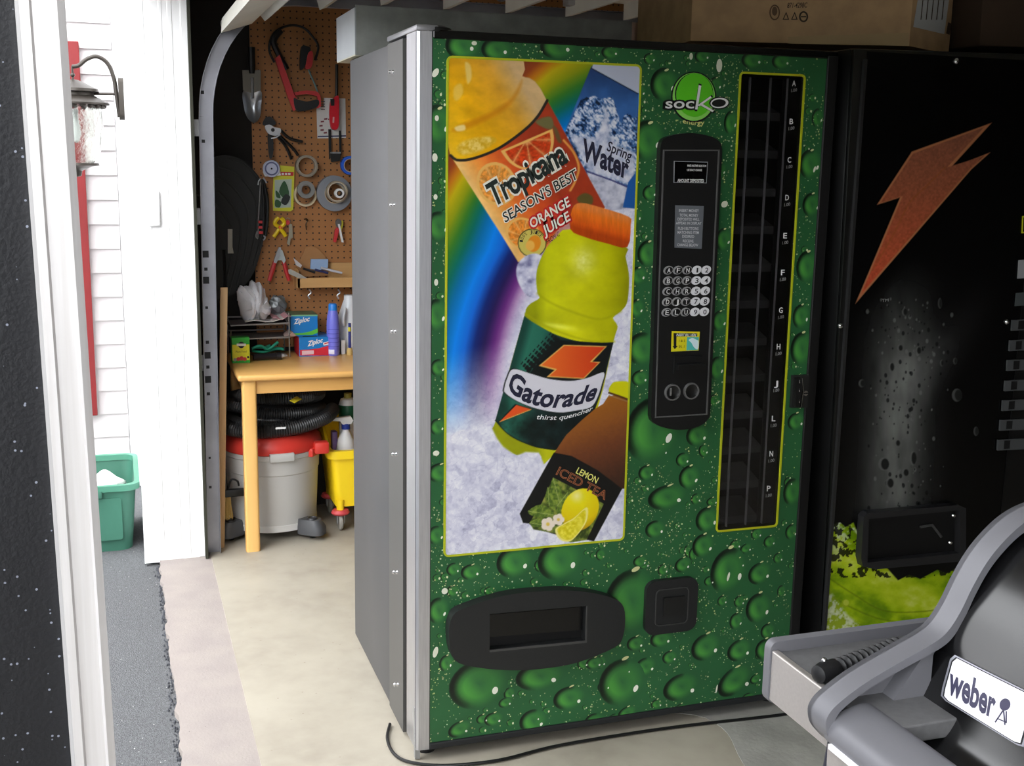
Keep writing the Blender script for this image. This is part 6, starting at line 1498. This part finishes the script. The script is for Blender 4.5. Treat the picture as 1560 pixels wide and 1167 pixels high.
# bungee cords
t = pegthing('bungee_cords', 'bundle of black bungee cords with silver hooks at the left', 'cords', 395, 360)
for k, path in enumerate((((397, 274), (396, 300), (394, 330), (393, 362)), ((401, 274), (407, 300), (408, 330), (405, 360)), ((399, 273), (401, 300), (402, 335), (399, 360)))):
    obj('cord', MB().tube(cr([pp3(u, v, .055+.008*k) for u, v in path], 6, False), .006 if k else .003, 8), tm_ if k else tsil, t)
for u, v in ((396, 338), (396, 346), (397, 354)): PG([(u-3, v-2), (u+3, v-2), (u+3, v+2), (u-3, v+2)], .062, .080, tred, 'red_clip', t)
for path in (((397, 272), (394, 276), (393, 282)), ((401, 271), (404, 275), (406, 279)), ((392, 352), (390, 360), (393, 364)), ((400, 358), (404, 362), (401, 366))):
    obj('hook', MB().tube(cr([pp3(u, v, .07) for u, v in path], 5, False), .003, 6), tsil, t)
# clamps
yc_ = mat('clamp_yellow', (236, 204, 20), .4); oc_ = mat('clamp_orange', (220, 90, 30), .4)
t = pegthing('spring_clamp', 'small yellow plastic spring clamp hanging below the packet', 'clamp', 427, 360)
obj('clamp_arm', MB().tube(cr([pp3(u, v, .025) for u, v in ((424.5, 331), (419.5, 337), (419.5, 342), (426, 347), (423, 352), (417, 361))], 5, False), .0085, 8), yc_, t)
obj('clamp_arm', MB().tube(cr([pp3(u, v, .030) for u, v in ((428, 332), (432.5, 337), (432, 342), (426.5, 347), (430, 352), (435.5, 360))], 5, False), .0085, 8), yc_, t)
obj('spring', MB().lathe([(0, -.038), (.008, -.038), (.008, -.014)], (pegp(426.3, 346, .02)[0], PEG, pegp(426.3, 346, .02)[1]), 'y', 12), oc_, t)
t = pegthing('key_bunch', 'bunch of keys with a red tag beside the yellow clamp', 'keys', 440, 373)
obj('key_ring', MB().tube([pp3(438+4*math.cos(a), 337+5*math.sin(a), .02) for a in [i*math.pi/6 for i in range(12)]], .0016, 6, closed=True), tsil, t)
PG([(440, 341), (443, 341), (443, 362), (441, 374), (437, 371), (440, 358)], .014, .017, mat('key_pale', (168, 162, 142), .35, .5), 'key', t, smooth=False)
PG([(442, 340), (445, 342), (446, 362), (443, 364)], .018, .02, mat('key_pale', (168, 162, 142), .35, .5), 'key', t, smooth=False)
PG(circ(438, 339, 3.5, 12), .021, .024, tred, 'key_tag', t, smooth=False)
tag(obj('peg_hook', MB().tube(cr([pp3(464, 334, .0), pp3(467, 333, .02), pp3(468, 337, .03), pp3(466, 342, .03), pp3(467, 350, .025)], 5, False), .0028, 8), mat('hook_brown', (96, 78, 56), .4, .5)), 'bare bent metal peg hook right of the keys', 'hook')
t = pegthing('pliers', 'red and white handled small pliers hanging at the right', 'pliers', 516, 369)
PG([(510, 349), (514, 345), (516, 350), (511, 369), (507, 368)], .012, .024, tred, 'handle', t)
PG([(514, 341), (517, 341), (523, 369), (520, 369)], .016, .026, white, 'handle', t)
PG([(519, 336), (522, 336), (522, 344), (519.5, 353), (518, 350)], .014, .02, mat('plier_yellow', (196, 190, 60), .4), 'tag', t)
PG(cr([(511, 336), (515, 333), (519, 336), (519, 343), (514, 347), (511, 342)], 3), .012, .024, mat('plier_steel', (120, 118, 116), .35, .6), 'jaw', t)
t = pegthing('spring_clamp', 'large steel spring clamp with red handles above the carrier bag', 'clamp', 425, 430)
PG([(424, 376), (427.5, 377), (424.5, 391), (420, 401), (416, 399), (419, 388)], .015, .035, tsil, 'jaw', t)
PG([(426, 379), (429.5, 381), (434.5, 396), (431.5, 402), (428.5, 396), (422, 396), (425, 390)], .012, .03, mat('clamp_pale', (190, 200, 200), .35, .4), 'jaw', t)
obj('handle', MB().tube([pp3(419, 398, .025), pp3(414.5, 413, .03), pp3(410, 428, .035)], [.008, .0095, .0085], 8), tred, t)
obj('handle', MB().tube([pp3(432, 398, .02), pp3(436, 413, .025), pp3(440.5, 427, .025)], [.008, .0095, .008], 8), tred, t)
obj('spring', MB().tube([pp3(417, 405, .03), pp3(413, 418, .03), pp3(409, 430, .03)], .0035, 6), tsil, t)

# wooden tool tray
pine = mat('pine', (206, 164, 108), .5, wave=((1, 14, 14), 4, (190, 146, 92)))
SY0 = 2.20
q0 = PY(453, 439, SY0); q1 = PY(453, 424, SY0)
t = thing('wooden_tool_shelf', 'pale pine tool tray fixed to the pegboard', 'shelf', (.25, 2.26, q0[2]))
zs0, zs1 = q0[2], q1[2]
obj('front_board', MB().box(q0[0], .75, SY0, SY0+.014, zs0, zs1, .001), pine, t, smooth=False)
obj('bottom_board', MB().box(q0[0], .75, SY0+.014, PEG-.001, zs0, zs0+.012), pine, t, smooth=False)
obj('end_board', MB().prism([(SY0, zs0), (PEG-.001, zs0), (PEG-.001, zs1+.035), (SY0+.04, zs1+.03), (SY0, zs1+.005)], [], yz, q0[0]-.002, q0[0]+.012), pine, t, smooth=False)
obj('back_board', MB().box(.18, .75, PEG-.014, PEG-.001, zs0, zs1+.055), pine, t, smooth=False)
for u, v in ((471, 441), (515, 441)):
    q = PY(u, v, SY0+.05); obj('hanging_hook', MB().tube(cr([(q[0], q[1], q[2]+.0), (q[0]+.008, q[1], q[2]-.014), (q[0]-.004, q[1], q[2]-.026), (q[0]+.002, q[1], q[2]-.04)], 5, False), .0035, 8), tsil, t)
def shelfp(poly, yc, th, m_, name, label, cat):
    return tag(obj(name, MB().prism([PY(*p, yc)[[0, 2]] for p in poly], [], xz, yc, yc+th), m_, smooth=False), label, cat)
shelfp([(453, 405), (466, 377), (475, 375), (484, 378), (500, 397), (500, 420), (456, 422)], PEG-.017, .005, mat('kraft', (168, 122, 78), .8), 'kraft_card', 'brown kraft card leaning on the pegboard behind the tool tray', 'card')
shelfp([(474, 395), (500, 395), (499, 412), (473, 410)], PEG-.04, .018, mat('pale_blue', (150, 176, 212), .5), 'blue_box', 'small pale blue box standing in the pine tool tray', 'box')
shelfp([(447, 393), (452, 397), (460, 404), (458, 408), (451, 404)], SY0+.03, .004, mat('blade_white', (204, 200, 200), .35, .3), 'cutter_blade', 'pointed pale cutter blade sticking out of the tray end', 'blade')
shelfp([(439, 411), (443, 410), (458, 418), (468, 424), (455, 424), (440, 417)], SY0-.004, .003, mat('putty_steel', (176, 174, 166), .35, .4), 'putty_knife', 'grey putty knife poking from the left end of the tool tray', 'knife')
for i, (a_, b_, m_, lb) in enumerate((((480, 411), (500, 416), mat('pen_navy', (44, 48, 92), .4), 'navy pen lying in the tool tray'), ((489, 408), (521, 416), mat('pen_white', (206, 206, 214), .4), 'white pen lying across the tool tray'), ((462, 409), (480, 415), mat('pen_black', (40, 40, 44), .4), 'black pen at the left of the tool tray'))):
    tag(obj('pen', MB().tube([PY(*a_, SY0+.03+.012*i), PY(*b_, SY0+.03+.012*i)], .005, 8), m_), lb, 'pen', 'pens in the tool tray')
